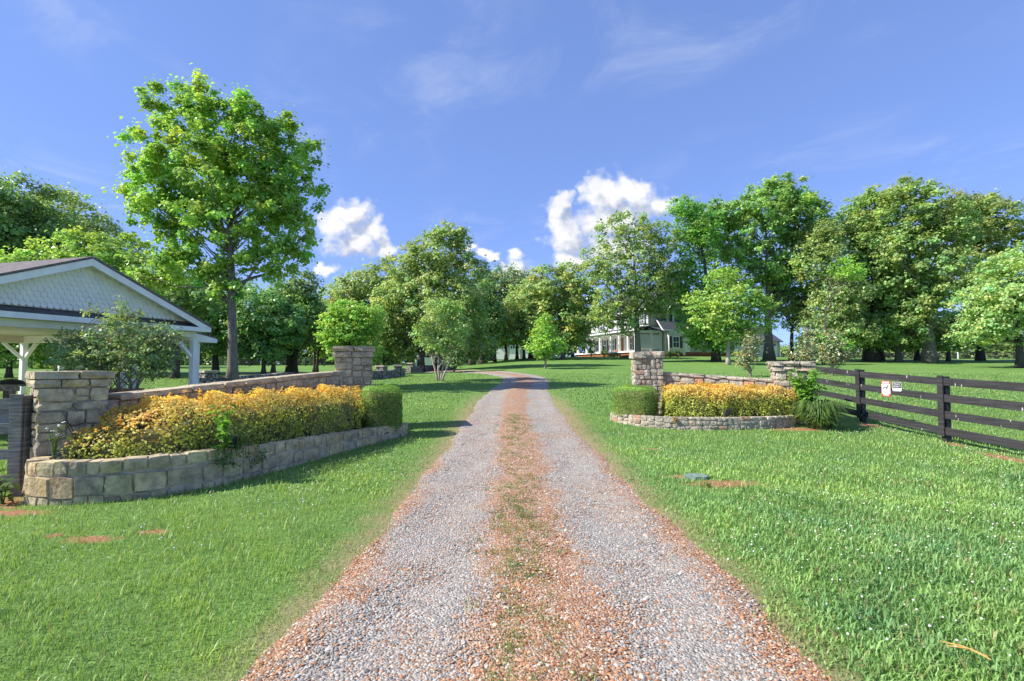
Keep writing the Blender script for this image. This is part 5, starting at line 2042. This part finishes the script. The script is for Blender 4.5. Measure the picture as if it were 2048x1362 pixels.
def tree(name, label, px, depth, ells, trunk_w, leaf, color, bark='bark_grey', lai=3.6, clump=0.22, fork=0.45, seed=0, group=None, limbs=16, wob=0.02, lean=0.0, flat=0.6, mat='leaf', cvar=0.28, trunks=1, aspect=0.75, cat='tree', shell=0.5,
         accent=None, top_px=None, drop=0.12):
    """crown ellipses are given in picture pixels at the tree's depth: (cx, cy, rx, ry)"""
    global rng
    rs = np.random.default_rng(100 + seed)
    rnd = random.Random(100 + seed)
    x0, y0 = at(px, depth)
    z0 = gz1(x0, y0)
    root = thing(name, label, cat, (x0, y0, z0), group)
    s = depth / F_PX
    E = [((cx_ - CX) * s, depth + (rs.random() - 0.5) * rx_ * s * 0.5, zat(cy_, depth), rx_ * s, ry_ * s) for (cx_, cy_, rx_, ry_) in ells]
    leaf = leaf * 0.92
    E = [(e[0], e[1], e[2], e[3] * 1.07, e[4] * 1.07) for e in E]
    area = sum(math.pi * e[3] * e[4] for e in E) * (0.9 if len(E) == 1 else 0.72)
    n_leaf = int(0.93 * lai * area / (leaf * leaf * 0.5 * aspect * 0.55))
    n_leaf = min(n_leaf, 60000)
    # clumps
    C, CR = [], []
    wts = np.array([e[3] * e[4] for e in E]); wts = wts / wts.sum()
    mean_r = np.mean([math.sqrt(e[3] * e[4]) for e in E])
    rc0 = max(clump * 0.72 * mean_r, leaf * 1.5)
    n_cl = int(np.clip(area * 6.0 / (math.pi * rc0 * rc0), 30, 800))
    guard = 0
    while len(C) < n_cl and guard < n_cl * 8:
        guard += 1
        e = E[rs.choice(len(E), p=wts)]
        v = rs.normal(0, 1, 3); v /= np.linalg.norm(v)
        r = shell + (1 - shell) * rs.random() ** 0.5 if rs.random() < 0.8 else shell * rs.random() ** 0.4
        p = np.array((e[0] + v[0] * r * e[3] * 0.93, e[1] + v[1] * r * min(e[3], e[4] * 1.3) * 0.93, e[2] + v[2] * r * e[4] * 0.93))
        if p[2] < z0 + 0.5:
            continue
        C.append(p); CR.append(rc0 * (0.65 + 0.7 * rs.random()))
    C, CR = np.array(C), np.array(CR)
    # leaves
    w = CR ** 2; w = w / w.sum()
    ci = rs.choice(len(C), n_leaf, p=w)
    off = rs.normal(0, 1, (n_leaf, 3))
    off /= np.linalg.norm(off, axis=1)[:, None]
    off[:, 2] = np.where(rs.random(n_leaf) < 0.35, np.abs(off[:, 2]), off[:, 2])
    rad = (0.2 + 1.0 * rs.random(n_leaf) ** 0.7)
    P_ = C[ci] + off * (rad * CR[ci])[:, None] * np.array((1.0, 1.0, flat))
    loose = rs.random(n_leaf) < 0.30
    P_[loose] += rs.normal(0, 1, (int(loose.sum()), 3)) * rc0 * 0.7
    cen = np.mean(C, 0)
    out = P_ - cen
    out /= np.linalg.norm(out, axis=1)[:, None] + 1e-6
    N_ = off * 0.7 + out * 0.35 + np.array((0, 0, 0.75)) + rs.normal(0, 0.5, (n_leaf, 3))
    cl = 1 + cvar * (rs.random(len(C)) - 0.5) * 2
    hue = rs.normal(0, 1, len(C)) * 0.07
    base = np.array(color) * np.array((3.5, 2.75, 4.2))
    cc = base[None] * cl[ci][:, None] * (0.78 + 0.44 * rs.random((n_leaf, 1)))
    cc[:, 0] *= 1 + hue[ci] * 1.6
    cc[:, 2] *= 1 - hue[ci]
    if accent is not None:
        k = rs.random(n_leaf) < accent[1]
        cc[k] = np.array(accent[0]) * (0.7 + 0.6 * rs.random((k.sum(), 1)))
    keep_rng = rng
    rng = rs
    a, b, c_ = leaf_quads(P_, N_, leaf * (0.65 + 0.7 * rs.random(n_leaf)), aspect, np.clip(cc, 0.003, 0.78), np.array((0, 0, -0.5)))
    rng = keep_rng
    link('crown', fast_mesh('crown', a, b, c_), MAT[mat], root)
    # trunk and limbs
    m = MB()
    ztop = C[:, 2].max()
    zlow = C[:, 2].min()
    zt_end = z0 + (ztop - z0) * 0.78
    tr = trunk_w * s / 2
    top_x, top_y = cen[0], cen[1]
    for q in range(trunks):
        dxq = (q - (trunks - 1) / 2) * tr * (1.5 if trunks < 3 else 1.1)
        spread = (q - (trunks - 1) / 2) * mean_r * (0.45 if trunks < 3 else 0.9)
        pts, rr = [], []
        K_ = 9
        for i in range(K_ + 1):
            f = i / K_
            g = f ** (1.8 if trunks < 3 else 1.1)
            xx = x0 + dxq + (top_x + spread - x0) * g + lean * f * (1 - f) * 2 + rnd.uniform(-1, 1) * wob * (ztop - z0) * f * 0.5
            yy = y0 + (top_y - y0) * g + rnd.uniform(-1, 1) * wob * (ztop - z0) * f * 0.5 + (rnd.uniform(-.5, .5) * spread if trunks > 1 else 0) * f
            pts.append(Vector((xx, yy, z0 - drop + (zt_end - z0 + drop) * f)))
            flare = 1 + (0.55 if trunks < 3 else 0.0) * math.exp(-f * (zt_end - z0) / max(tr * 2.2, .05))
            rr.append(tr * flare * (1 - 0.86 * f ** 0.9) + 0.012)
        m.tube(pts, rr, 10)
        order = rs.permutation(len(C))[:max(limbs // trunks, 3)]
        twig = rs.permutation(len(C))[:min(int(len(C) * 0.3), 60)] if q == 0 else []
        for which, lst in (('limb', order), ('twig', twig)):
            for idx in lst:
                e = Vector(C[idx])
                hd = math.hypot(e.x - x0, e.y - y0)
                zs = min(max(e.z - hd * rnd.uniform(0.6, 1.1) - 0.3, z0 + (ztop - z0) * fork * rnd.uniform(0.75, 1.15)), zt_end * 0.98 + z0 * 0.02)
                f = (zs - z0) / (zt_end - z0)
                f = min(max(f, 0.05), 0.97)
                fi = f * K_
                k = int(fi)
                p = pts[k].lerp(pts[k + 1], fi - k)
                r0 = (rr[k] + (rr[k + 1] - rr[k]) * (fi - k)) * (0.55 if which == 'limb' else 0.22)
                mid = p.lerp(e, 0.5) + Vector((rnd.uniform(-.1, .1) * hd, rnd.uniform(-.1, .1) * hd, -0.10 * hd + rnd.uniform(0, .2) * hd))
                m.tube([p, p.lerp(mid, 0.55) + Vector((0, 0, rnd.uniform(-.03, .03) * hd)), mid, mid.lerp(e, 0.6) + Vector((0, 0, 0.04 * hd)), e], [r0, r0 * .8, r0 * .6, r0 * .38, r0 * .12 + 0.004], 6 if which == 'limb' else 4, False)
    m.build('trunk', MAT[bark], root, smooth=True)
    TREE_COUNT[0] += 1
    return root


GRN = (0.105, 0.205, 0.036)
OAK = (0.125, 0.205, 0.056)
DRK = (0.085, 0.165, 0.042)
BRI = (0.150, 0.285, 0.034)
PAL = (0.118, 0.198, 0.056)

# tall foreground tree behind the pavilion
tree('tulip_tree', 'tall open-crowned tree rising behind the white pavilion', 466, 21, [(420, 300, 150, 118), (300, 335, 76, 94), (540, 330, 95, 105), (380, 215, 120, 58), (505, 245, 80, 48), (330, 450, 90, 92), (545, 440, 92, 88), (440, 400, 115, 115), (360, 520, 62, 40), (570, 500, 52, 42), (320, 560, 60, 34), (420, 545, 50, 34), (545, 550, 48, 30), (455, 580, 36, 22), (500, 520, 45, 30)],
     21, 0.165, (0.112, 0.225, 0.034), 'bark_grey', 4.6, 0.18, 0.36, 1, None, 20, 0.010, 0, 0.75, 'leaf_thin', 0.3, shell=0.35)
# woods behind the pavilion
G1 = 'trees behind the pavilion'
tree('oak_tree', 'dark oak crown at the left edge above the pavilion roof', -60, 40, [(-40, 470, 130, 120), (40, 420, 70, 70), (70, 500, 90, 80)], 40, 0.26, DRK, 'bark_dark', 3.8, 0.2, 0.4, 2, G1)
tree('oak_tree', 'dull green oak over the pavilion ridge', 130, 46, [(130, 455, 80, 68), (205, 500, 60, 55), (95, 520, 75, 70), (190, 560, 70, 60)], 22, 0.28, OAK, 'bark_dark', 3.8, 0.2, 0.4, 3, G1)
tree('maple_tree', 'bright yellow-green tree just above the pavilion gable', 175, 34, [(150, 520, 100, 62), (250, 545, 90, 60), (70, 560, 80, 60), (200, 600, 110, 60)], 18, 0.24, (0.112, 0.215, 0.036), 'bark_grey', 3.6, 0.2, 0.4, 4, G1, flat=0.4)
tree('oak_tree', 'leaning dark trunk seen under the pavilion eave', 350, 31, [(330, 610, 70, 48), (390, 590, 55, 45), (280, 620, 60, 50)], 13, 0.21, DRK, 'bark_dark', 3.6, 0.22, 0.4, 5, G1, lean=0.5)
tree('park_tree', 'leafy tree filling the view under the pavilion at left', 20, 33, [(30, 690, 60, 45), (90, 660, 55, 50), (-20, 650, 70, 60)], 10, 0.2, GRN, 'bark_dark', 3.4, 0.22, 0.3, 6, G1)
tree('park_tree', 'dark leafy tree behind the crape myrtle shrub', 200, 38, [(160, 690, 60, 45), (250, 690, 65, 45), (200, 640, 90, 40)], 12, 0.22, DRK, 'bark_dark', 3.6, 0.22, 0.3, 7, G1)
G2 = 'park trees on the left lawn'
tree('park_tree', 'round green tree between pavilion post and tulip trunk', 432, 44, [(420, 640, 62, 48), (465, 605, 60, 48), (395, 590, 45, 40), (440, 690, 50, 26)], 12, 0.25, GRN, 'bark_dark', 3.8, 0.2, 0.25, 8, G2)
tree('park_tree', 'blue-green spreading tree right of the tulip trunk', 528, 43, [(520, 620, 60, 45), (500, 665, 55, 40), (560, 650, 55, 45), (535, 700, 50, 22)], 8, 0.25, (0.075, 0.17, 0.045), 'bark_dark', 3.8, 0.2, 0.25, 9, G2)
tree('park_tree', 'slim pale-trunked tree on the left lawn', 547, 45, [(560, 610, 45, 45), (590, 640, 45, 50), (555, 660, 40, 40)], 8, 0.25, GRN, 'bark_grey', 3.4, 0.2, 0.3, 10, G2)
tree('park_tree', 'twin-trunked dark tree near the pillar on the left lawn', 584, 47, [(590, 600, 50, 48), (620, 650, 45, 50), (580, 660, 45, 42), (610, 575, 32, 32)], 12, 0.27, (0.075, 0.145, 0.045), 'bark_dark', 3.6, 0.2, 0.25, 11, G2, trunks=2)
tree('park_tree', 'thin young tree close left of the tall pillar', 632, 50, [(640, 650, 38, 42), (650, 690, 36, 26), (630, 620, 30, 28)], 6, 0.27, GRN, 'bark_dark', 3.4, 0.22, 0.3, 12, G2, trunks=2)
tree('cypress_tree', 'bright feathery light green tree behind the tall left pillar', 700, 38, [(700, 655, 52, 46), (735, 640, 38, 36), (668, 660, 34, 40), (710, 700, 58, 36), (690, 625, 34, 24)], 9, 0.2, (0.112, 0.235, 0.036), 'bark_dark', 4.0, 0.22, 0.2, 13, None, flat=0.35)
G3 = 'oaks in the middle distance'
tree('oak_tree', 'broad dark oak at the left of the middle trees', 712, 60, [(720, 585, 62, 45), (680, 605, 48, 36), (765, 570, 45, 55), (700, 640, 60, 40)], 14, 0.33, OAK, 'bark_dark', 3.8, 0.2, 0.4, 14, G3)
tree('oak_tree', 'tallest oak in the middle with rounded top', 842, 43, [(880, 520, 72, 62), (830, 545, 58, 60), (930, 560, 52, 62), (790, 610, 50, 60), (870, 600, 80, 50), (900, 478, 42, 28)], 14, 0.26, OAK, 'bark_dark', 3.5, 0.19, 0.35, 15, G3, limbs=26)
tree('oak_tree', 'second middle oak trunk with low hanging branches', 877, 44, [(770, 660, 52, 45), (810, 690, 55, 30), (920, 640, 60, 60), (740, 690, 42, 28), (950, 690, 45, 32), (880, 680, 50, 30)], 13, 0.26, (0.098, 0.178, 0.045), 'bark_dark', 3.2, 0.2, 0.3, 16, G3)
tree('park_tree', 'dense tree between the middle oak and the garage', 944, 58, [(955, 600, 45, 55), (950, 660, 48, 45), (985, 640, 35, 50)], 12, 0.33, DRK, 'bark_dark', 3.8, 0.2, 0.3, 17, G3)
tree('crape_myrtle', 'pale multi-stemmed crape myrtle on the lawn left of the drive', 880, 27, [(880, 630, 42, 34), (855, 665, 32, 32), (910, 660, 34, 36), (880, 690, 34, 22), (905, 615, 26, 18)], 4, 0.13, (0.125, 0.225, 0.055), 'bark_pale', 2.5, 0.24, 0.22, 18, None, trunks=4, wob=0.03, limbs=20)
tree('holly_bush', 'dark shrub at the foot of the crape myrtle', 908, 38, [(908, 715, 26, 28), (920, 690, 18, 22)], 4, 0.16, DRK, 'bark_dark', 3.6, 0.25, 0.1, 19, None, cat='shrub')
tree('oak_tree', 'hazy dark oak standing far behind the garage', 1020, 96, [(1010, 570, 45, 40), (1050, 580, 45, 40), (980, 590, 32, 40), (1030, 640, 60, 50)], 10, 0.5, (0.085, 0.15, 0.05), 'bark_dark', 3.8, 0.2, 0.4, 20, G3)
tree('oak_tree', 'broad oak left of the house with light trunk', 1126, 60, [(1100, 580, 62, 50), (1150, 575, 52, 52), (1060, 620, 52, 48), (1165, 630, 42, 50), (1110, 640, 66, 48), (1040, 660, 40, 36), (1150, 685, 40, 22)], 9, 0.33, OAK, 'bark_grey', 4.0, 0.19, 0.3, 21, G3, limbs=20)
tree('oak_tree', 'lighter green oak overhanging the garage', 1062, 66, [(1010, 650, 42, 32), (985, 675, 36, 24), (1045, 610, 42, 46), (1070, 670, 46, 26)], 9, 0.36, (0.115, 0.21, 0.05), 'bark_dark', 3.6, 0.2, 0.3, 22, G3)
tree('young_maple', 'small bright yellow-green tree on the lawn beyond the drive', 1091, 40, [(1090, 660, 25, 26), (1078, 690, 28, 20), (1106, 688, 28, 20), (1088, 640, 14, 14), (1092, 706, 26, 10)], 4, 0.2, (0.120, 0.262, 0.034), 'bark_pale', 2.8, 0.3, 0.2, 23, None, limbs=8)
GT = 'dark trunks in front of the garage'
for i, (px_t, d_t, lb) in enumerate(((990, 62, 'slim dark tree first left of the garage wall'), (1012, 64, 'slim dark tree before the garage doors'), (1034, 66, 'slim dark tree at the garage corner'), (1048, 63, 'slim dark tree right of the garage doors'), (966, 60, 'thick dark trunk left of the garage'), (1145, 70, 'slim dark tree left of the porch'))):
    tree('woodland_tree', lb, px_t, d_t, [(px_t + 3, 640, 26, 34), (px_t - 6, 668, 26, 22)], 6 + (8 if i == 4 else 0), 0.36, (0.072, 0.135, 0.035), 'bark_dark', 2.6, 0.3, 0.35, 30 + i, GT, limbs=8)
# by the house
tree('oak_tree', 'open-branched oak standing in front of the house porch', 1276, 52, [(1255, 470, 62, 46), (1320, 480, 48, 46), (1205, 530, 45, 52), (1270, 545, 70, 52), (1330, 555, 40, 50), (1225, 610, 42, 46), (1262, 645, 30, 30), (1290, 600, 50, 28), (1200, 640, 30, 26), (1320, 615, 34, 26)], 13, 0.29, (0.108, 0.185, 0.045), 'bark_grey', 2.1, 0.16, 0.3, 40, None, limbs=34)
G4 = 'oaks right of the house'
tree('oak_tree', 'ivy-dark trunk with green crown at the right house corner', 1432, 53, [(1400, 470, 48, 60), (1378, 570, 46, 62), (1420, 620, 40, 50), (1440, 660, 32, 45), (1390, 645, 38, 42), (1412, 680, 36, 22), (1370, 420, 30, 26)], 14, 0.30, (0.085, 0.205, 0.034), 'bark_dark', 3.6, 0.2, 0.25, 41, G4)
tree('dogwood_tree', 'slender pale trunk with layered light foliage by the house', 1456, 46, [(1470, 600, 62, 28), (1430, 640, 55, 22), (1500, 645, 60, 24), (1460, 560, 50, 26), (1520, 610, 42, 22), (1405, 605, 38, 24), (1455, 672, 45, 14)], 8, 0.24, (0.125, 0.235, 0.042), 'bark_pale', 3.2, 0.2, 0.3, 42, None, flat=0.25, limbs=16)
tree('oak_tree', 'huge oak with thick flared trunk right of the house', 1538, 56, [(1540, 430, 85, 62), (1470, 460, 66, 62), (1610, 440, 60, 62), (1580, 385, 52, 36), (1500, 530, 85, 60), (1590, 530, 70, 60), (1640, 480, 45, 55), (1420, 450, 40, 46)], 17, 0.32, (0.098, 0.200, 0.042), 'bark_grey', 3.8, 0.18, 0.3, 43, G4, limbs=30)
tree('oak_tree', 'slim oak next to the huge flared oak', 1583, 58, [(1590, 620, 42, 40), (1560, 600, 35, 40), (1620, 590, 35, 45)], 9, 0.33, OAK, 'bark_dark', 2.8, 0.2, 0.4, 44, G4)
tree('beech_tree', 'pale grey-green tree between the two oak masses', 1690, 52, [(1650, 520, 50, 60), (1680, 590, 52, 56), (1640, 640, 40, 40), (1700, 660, 50, 30), (1660, 470, 36, 36)], 9, 0.30, PAL, 'bark_grey', 3.6, 0.2, 0.3, 45, G4)
tree('maple_tree', 'bright green low foliage left of the dark double trunk', 1646, 47, [(1640, 676, 42, 14), (1670, 690, 34, 12), (1612, 684, 26, 10), (1700, 540, 34, 26)], 5, 0.24, (0.105, 0.245, 0.034), 'bark_dark', 2.8, 0.3, 0.3, 46, None, flat=0.4)
G5 = 'grove of oaks on the right'
tree('oak_tree', 'grove oak with bronze top nearest the gap', 1745, 54, [(1760, 430, 66, 52), (1720, 490, 62, 62), (1790, 500, 62, 62), (1745, 580, 76, 55), (1755, 398, 30, 26), (1715, 665, 46, 30), (1785, 680, 44, 20)], 13, 0.31, (0.112, 0.198, 0.045), 'bark_dark', 3.9, 0.18, 0.3, 47, G5, limbs=24, trunks=2)
tree('oak_tree', 'largest grove oak with very thick pale flared base', 1858, 51, [(1850, 425, 75, 58), (1830, 385, 46, 30), (1900, 460, 66, 58), (1810, 520, 66, 66), (1880, 550, 80, 60), (1840, 620, 80, 48), (1905, 680, 46, 24)], 22, 0.29, (0.108, 0.192, 0.046), 'bark_grey', 3.9, 0.18, 0.3, 48, G5, limbs=30)
tree('oak_tree', 'grove oak with olive rounded top at the right', 1960, 58, [(1960, 450, 66, 56), (1920, 430, 46, 40), (2010, 490, 48, 52), (1955, 540, 76, 62), (1985, 410, 34, 22), (1965, 650, 66, 44), (2010, 620, 50, 50)], 12, 0.33, (0.104, 0.170, 0.042), 'bark_dark', 3.8, 0.18, 0.3, 49, G5, limbs=24)
tree('oak_tree', 'grove oak with straight trunk left of the thickest one', 1797, 53, [(1790, 655, 62, 45), (1750, 668, 52, 34), (1830, 675, 46, 28)], 12, 0.30, (0.105, 0.205, 0.05), 'bark_grey', 3.4, 0.2, 0.3, 50, G5)
tree('oak_tree', 'grove oak just right of the thickest trunk', 1896, 56, [(1905, 655, 52, 38), (1940, 668, 48, 32), (1880, 680, 40, 22)], 7, 0.31, DRK, 'bark_dark', 3.2, 0.2, 0.3, 51, G5)
for i, (px_t, w_t, d_t, lb) in enumerate(((1681, 7, 60, 'grove trunk behind the bright low foliage'), (1729, 8, 56, 'pale slim grove trunk left of the double trunk'), (1763, 9, 57, 'grove trunk right of the double trunk'), (1834, 9, 58, 'dark trunk just left of the thickest grove oak'))):
    tree('oak_tree', lb, px_t, d_t, [(px_t, 640, 34, 42), (px_t + 8, 600, 34, 40)], w_t, 0.33, OAK, 'bark_grey' if i == 1 else 'bark_dark', 2.8, 0.25, 0.4, 52 + i, G5, limbs=8)
tree('locust_tree', 'light feathery tree cut off by the right picture edge', 2040, 41, [(2030, 560, 62, 58), (1985, 610, 62, 50), (1960, 660, 58, 34), (2060, 640, 60, 55), (2090, 520, 60, 50)], 13, 0.24, (0.135, 0.245, 0.062), 'bark_dark', 3.0, 0.2, 0.25, 60, None, flat=0.4)
# magnolias on the lawn
GM = 'young magnolias on the right lawn'
for i, (px_t, d_t, e, lb) in enumerate(((1500, 30, [(1500, 700, 24, 22), (1492, 725, 20, 14), (1508, 680, 15, 16)], 'young magnolia on the lawn above the right hedge'),
                                         (1612, 33, [(1615, 690, 24, 20), (1605, 712, 28, 12), (1622, 672, 14, 14)], 'sparse magnolia rising behind the squat right pillar'),
                                         (1664, 31, [(1660, 690, 24, 24), (1672, 712, 30, 13), (1648, 718, 24, 10), (1662, 668, 14, 12)], 'young magnolia behind the first fence panel'))):
    tree('magnolia', lb, px_t, d_t, e, 4, 0.19, (0.082, 0.125, 0.042), 'bark_grey', 1.7, 0.3, 0.12, 65 + i, GM, mat='leaf_gloss', limbs=12, aspect=0.45, accent=((0.45, 0.24, 0.06), 0.10))
# crape myrtle shrub in front of the pavilion
tree('crape_myrtle', 'loose many-stemmed shrub in front of the pavilion gable', 246, 11.6, [(235, 690, 88, 50), (140, 690, 66, 34), (310, 690, 46, 50), (230, 640, 46, 30), (190, 725, 88, 32), (290, 738, 50, 26), (240, 618, 14, 16), (182, 622, 12, 12)], 6, 0.07, (0.088, 0.160, 0.050), 'bark_grey', 1.6, 0.2, 0.1, 70, None, trunks=5, wob=0.03, limbs=30, mat='leaf_thin', flat=0.5, accent=((0.30, 0.2, 0.06), 0.06))


# far woods: one mass beyond everything
def far_woods(label, specs, n, leaf, color, seed):
    rs = np.random.default_rng(seed)
    P_, N_, C_ = [], [], []
    for (p0, p1, d0, d1, h0, h1) in specs:
        span = abs((p1 - p0) / F_PX * (d0 + d1) / 2)
        k = int(span / 3.0) + 1
        for i in range(k):
            px_ = p0 + (p1 - p0) * (i + rs.random()) / k
            d_ = d0 + (d1 - d0) * rs.random()
            x, y = at(px_, d_)
            z = gz1(x, y)
            hh = h0 + (h1 - h0) * rs.random()
            for q in range(7):
                c0 = np.array((x + rs.normal(0, 1.8), y + rs.normal(0, 1.5), z + hh * (0.08 + 0.85 * q / 6)))
                mL = n
                o = rs.normal(0, 1, (mL, 3)); o /= np.linalg.norm(o, axis=1)[:, None]
                P_.append(c0 + o * (1.0 + 1.5 * rs.random((mL, 1))) * np.array((1.2, 1, 0.9)))
                N_.append(o + np.array((0, 0, 0.7)))
                C_.append(np.array(color)[None] * (0.7 + 0.5 * rs.random()) * (0.8 + 0.4 * rs.random((mL, 1))))
    P_, N_, C_ = np.concatenate(P_), np.concatenate(N_), np.concatenate(C_)
    a, b, c_ = leaf_quads(P_, N_, leaf * (0.7 + 0.6 * rs.random(len(P_))), 0.8, C_)
    o = link('far_woods', fast_mesh('far_woods', a, b, c_), MAT['leaf'])
    return tag(o, label, 'woods', kind='stuff')


far_woods('pale green line of distant woods beyond the right pasture', [(1640, 2140, 135, 160, 6, 8), (1470, 1660, 140, 160, 3, 5)], 80, 0.95, (0.26, 0.40, 0.13), 5)
far_woods('dark distant woods closing the view on the left', [(-200, 330, 68, 92, 8, 12), (-200, 330, 68, 92, 5, 9), (330, 1000, 98, 118, 9, 13), (330, 1000, 98, 125, 6, 10), (1000, 1240, 100, 115, 8, 11)], 80, 0.8, (0.20, 0.33, 0.10), 6)

# low shrubs and flowers along the house
GB = 'low shrubs along the porch'
for i, (px_t, d_t, w_, c_, lb) in enumerate(((1208, 66, 7, (0.12, 0.22, 0.04), 'small round shrub under the porch left of the red flowers'), (1182, 70, 7, (0.08, 0.15, 0.035), 'dark low shrub under the far porch columns'), (1340, 62, 6, (0.12, 0.2, 0.05), 'small shrub beneath the bay window'),
                                              (1356, 62, 5, (0.1, 0.17, 0.05), 'small shrub right of the bay window'), (1478, 60, 16, (0.14, 0.2, 0.04), 'yellow-green shrub at the far right house corner'))):
    tree('foundation_shrub', lb, px_t, d_t, [(px_t, HORIZON - 1000 * (gz1(*at(px_t, d_t)) + 0.45 - CAM_H) / d_t, w_, 6)], 1.5, 0.16, c_, 'bark_dark', 3.5, 0.35, 0.1, 80 + i, GB, cat='shrub', limbs=4)
rs = np.random.default_rng(3)
fx = np.concatenate([at(1254, 61)[0] + rs.normal(0, 0.7, 260), at(1228, 64)[0] + rs.normal(0, 0.5, 80)])
fy = np.concatenate([61 + rs.normal(0, 0.35, 260), 64 + rs.normal(0, 0.3, 80)])
Pf = np.stack([fx, fy, ground(fx, fy) + 0.12 + 0.3 * rs.random(340)], 1)
cf = np.where(rs.random((340, 1)) < 0.45, np.array((0.62, 0.06, 0.02)), np.array((0.13, 0.22, 0.05)))
cf[260:] = np.where(rs.random((80, 1)) < 0.4, np.array((0.65, 0.3, 0.03)), np.array((0.13, 0.22, 0.05)))
a, b, c_ = leaf_quads(Pf, rs.normal(0, 0.5, Pf.shape) + np.array((0, -0.3, 0.8)), 0.2 + 0 * Pf[:, 0], 0.9, cf)
tag(link('flower_bed', fast_mesh('flower_bed', a, b, c_), MAT['leaf_thin']), 'bed of red and orange flowers before the porch', 'flowers', kind='stuff')
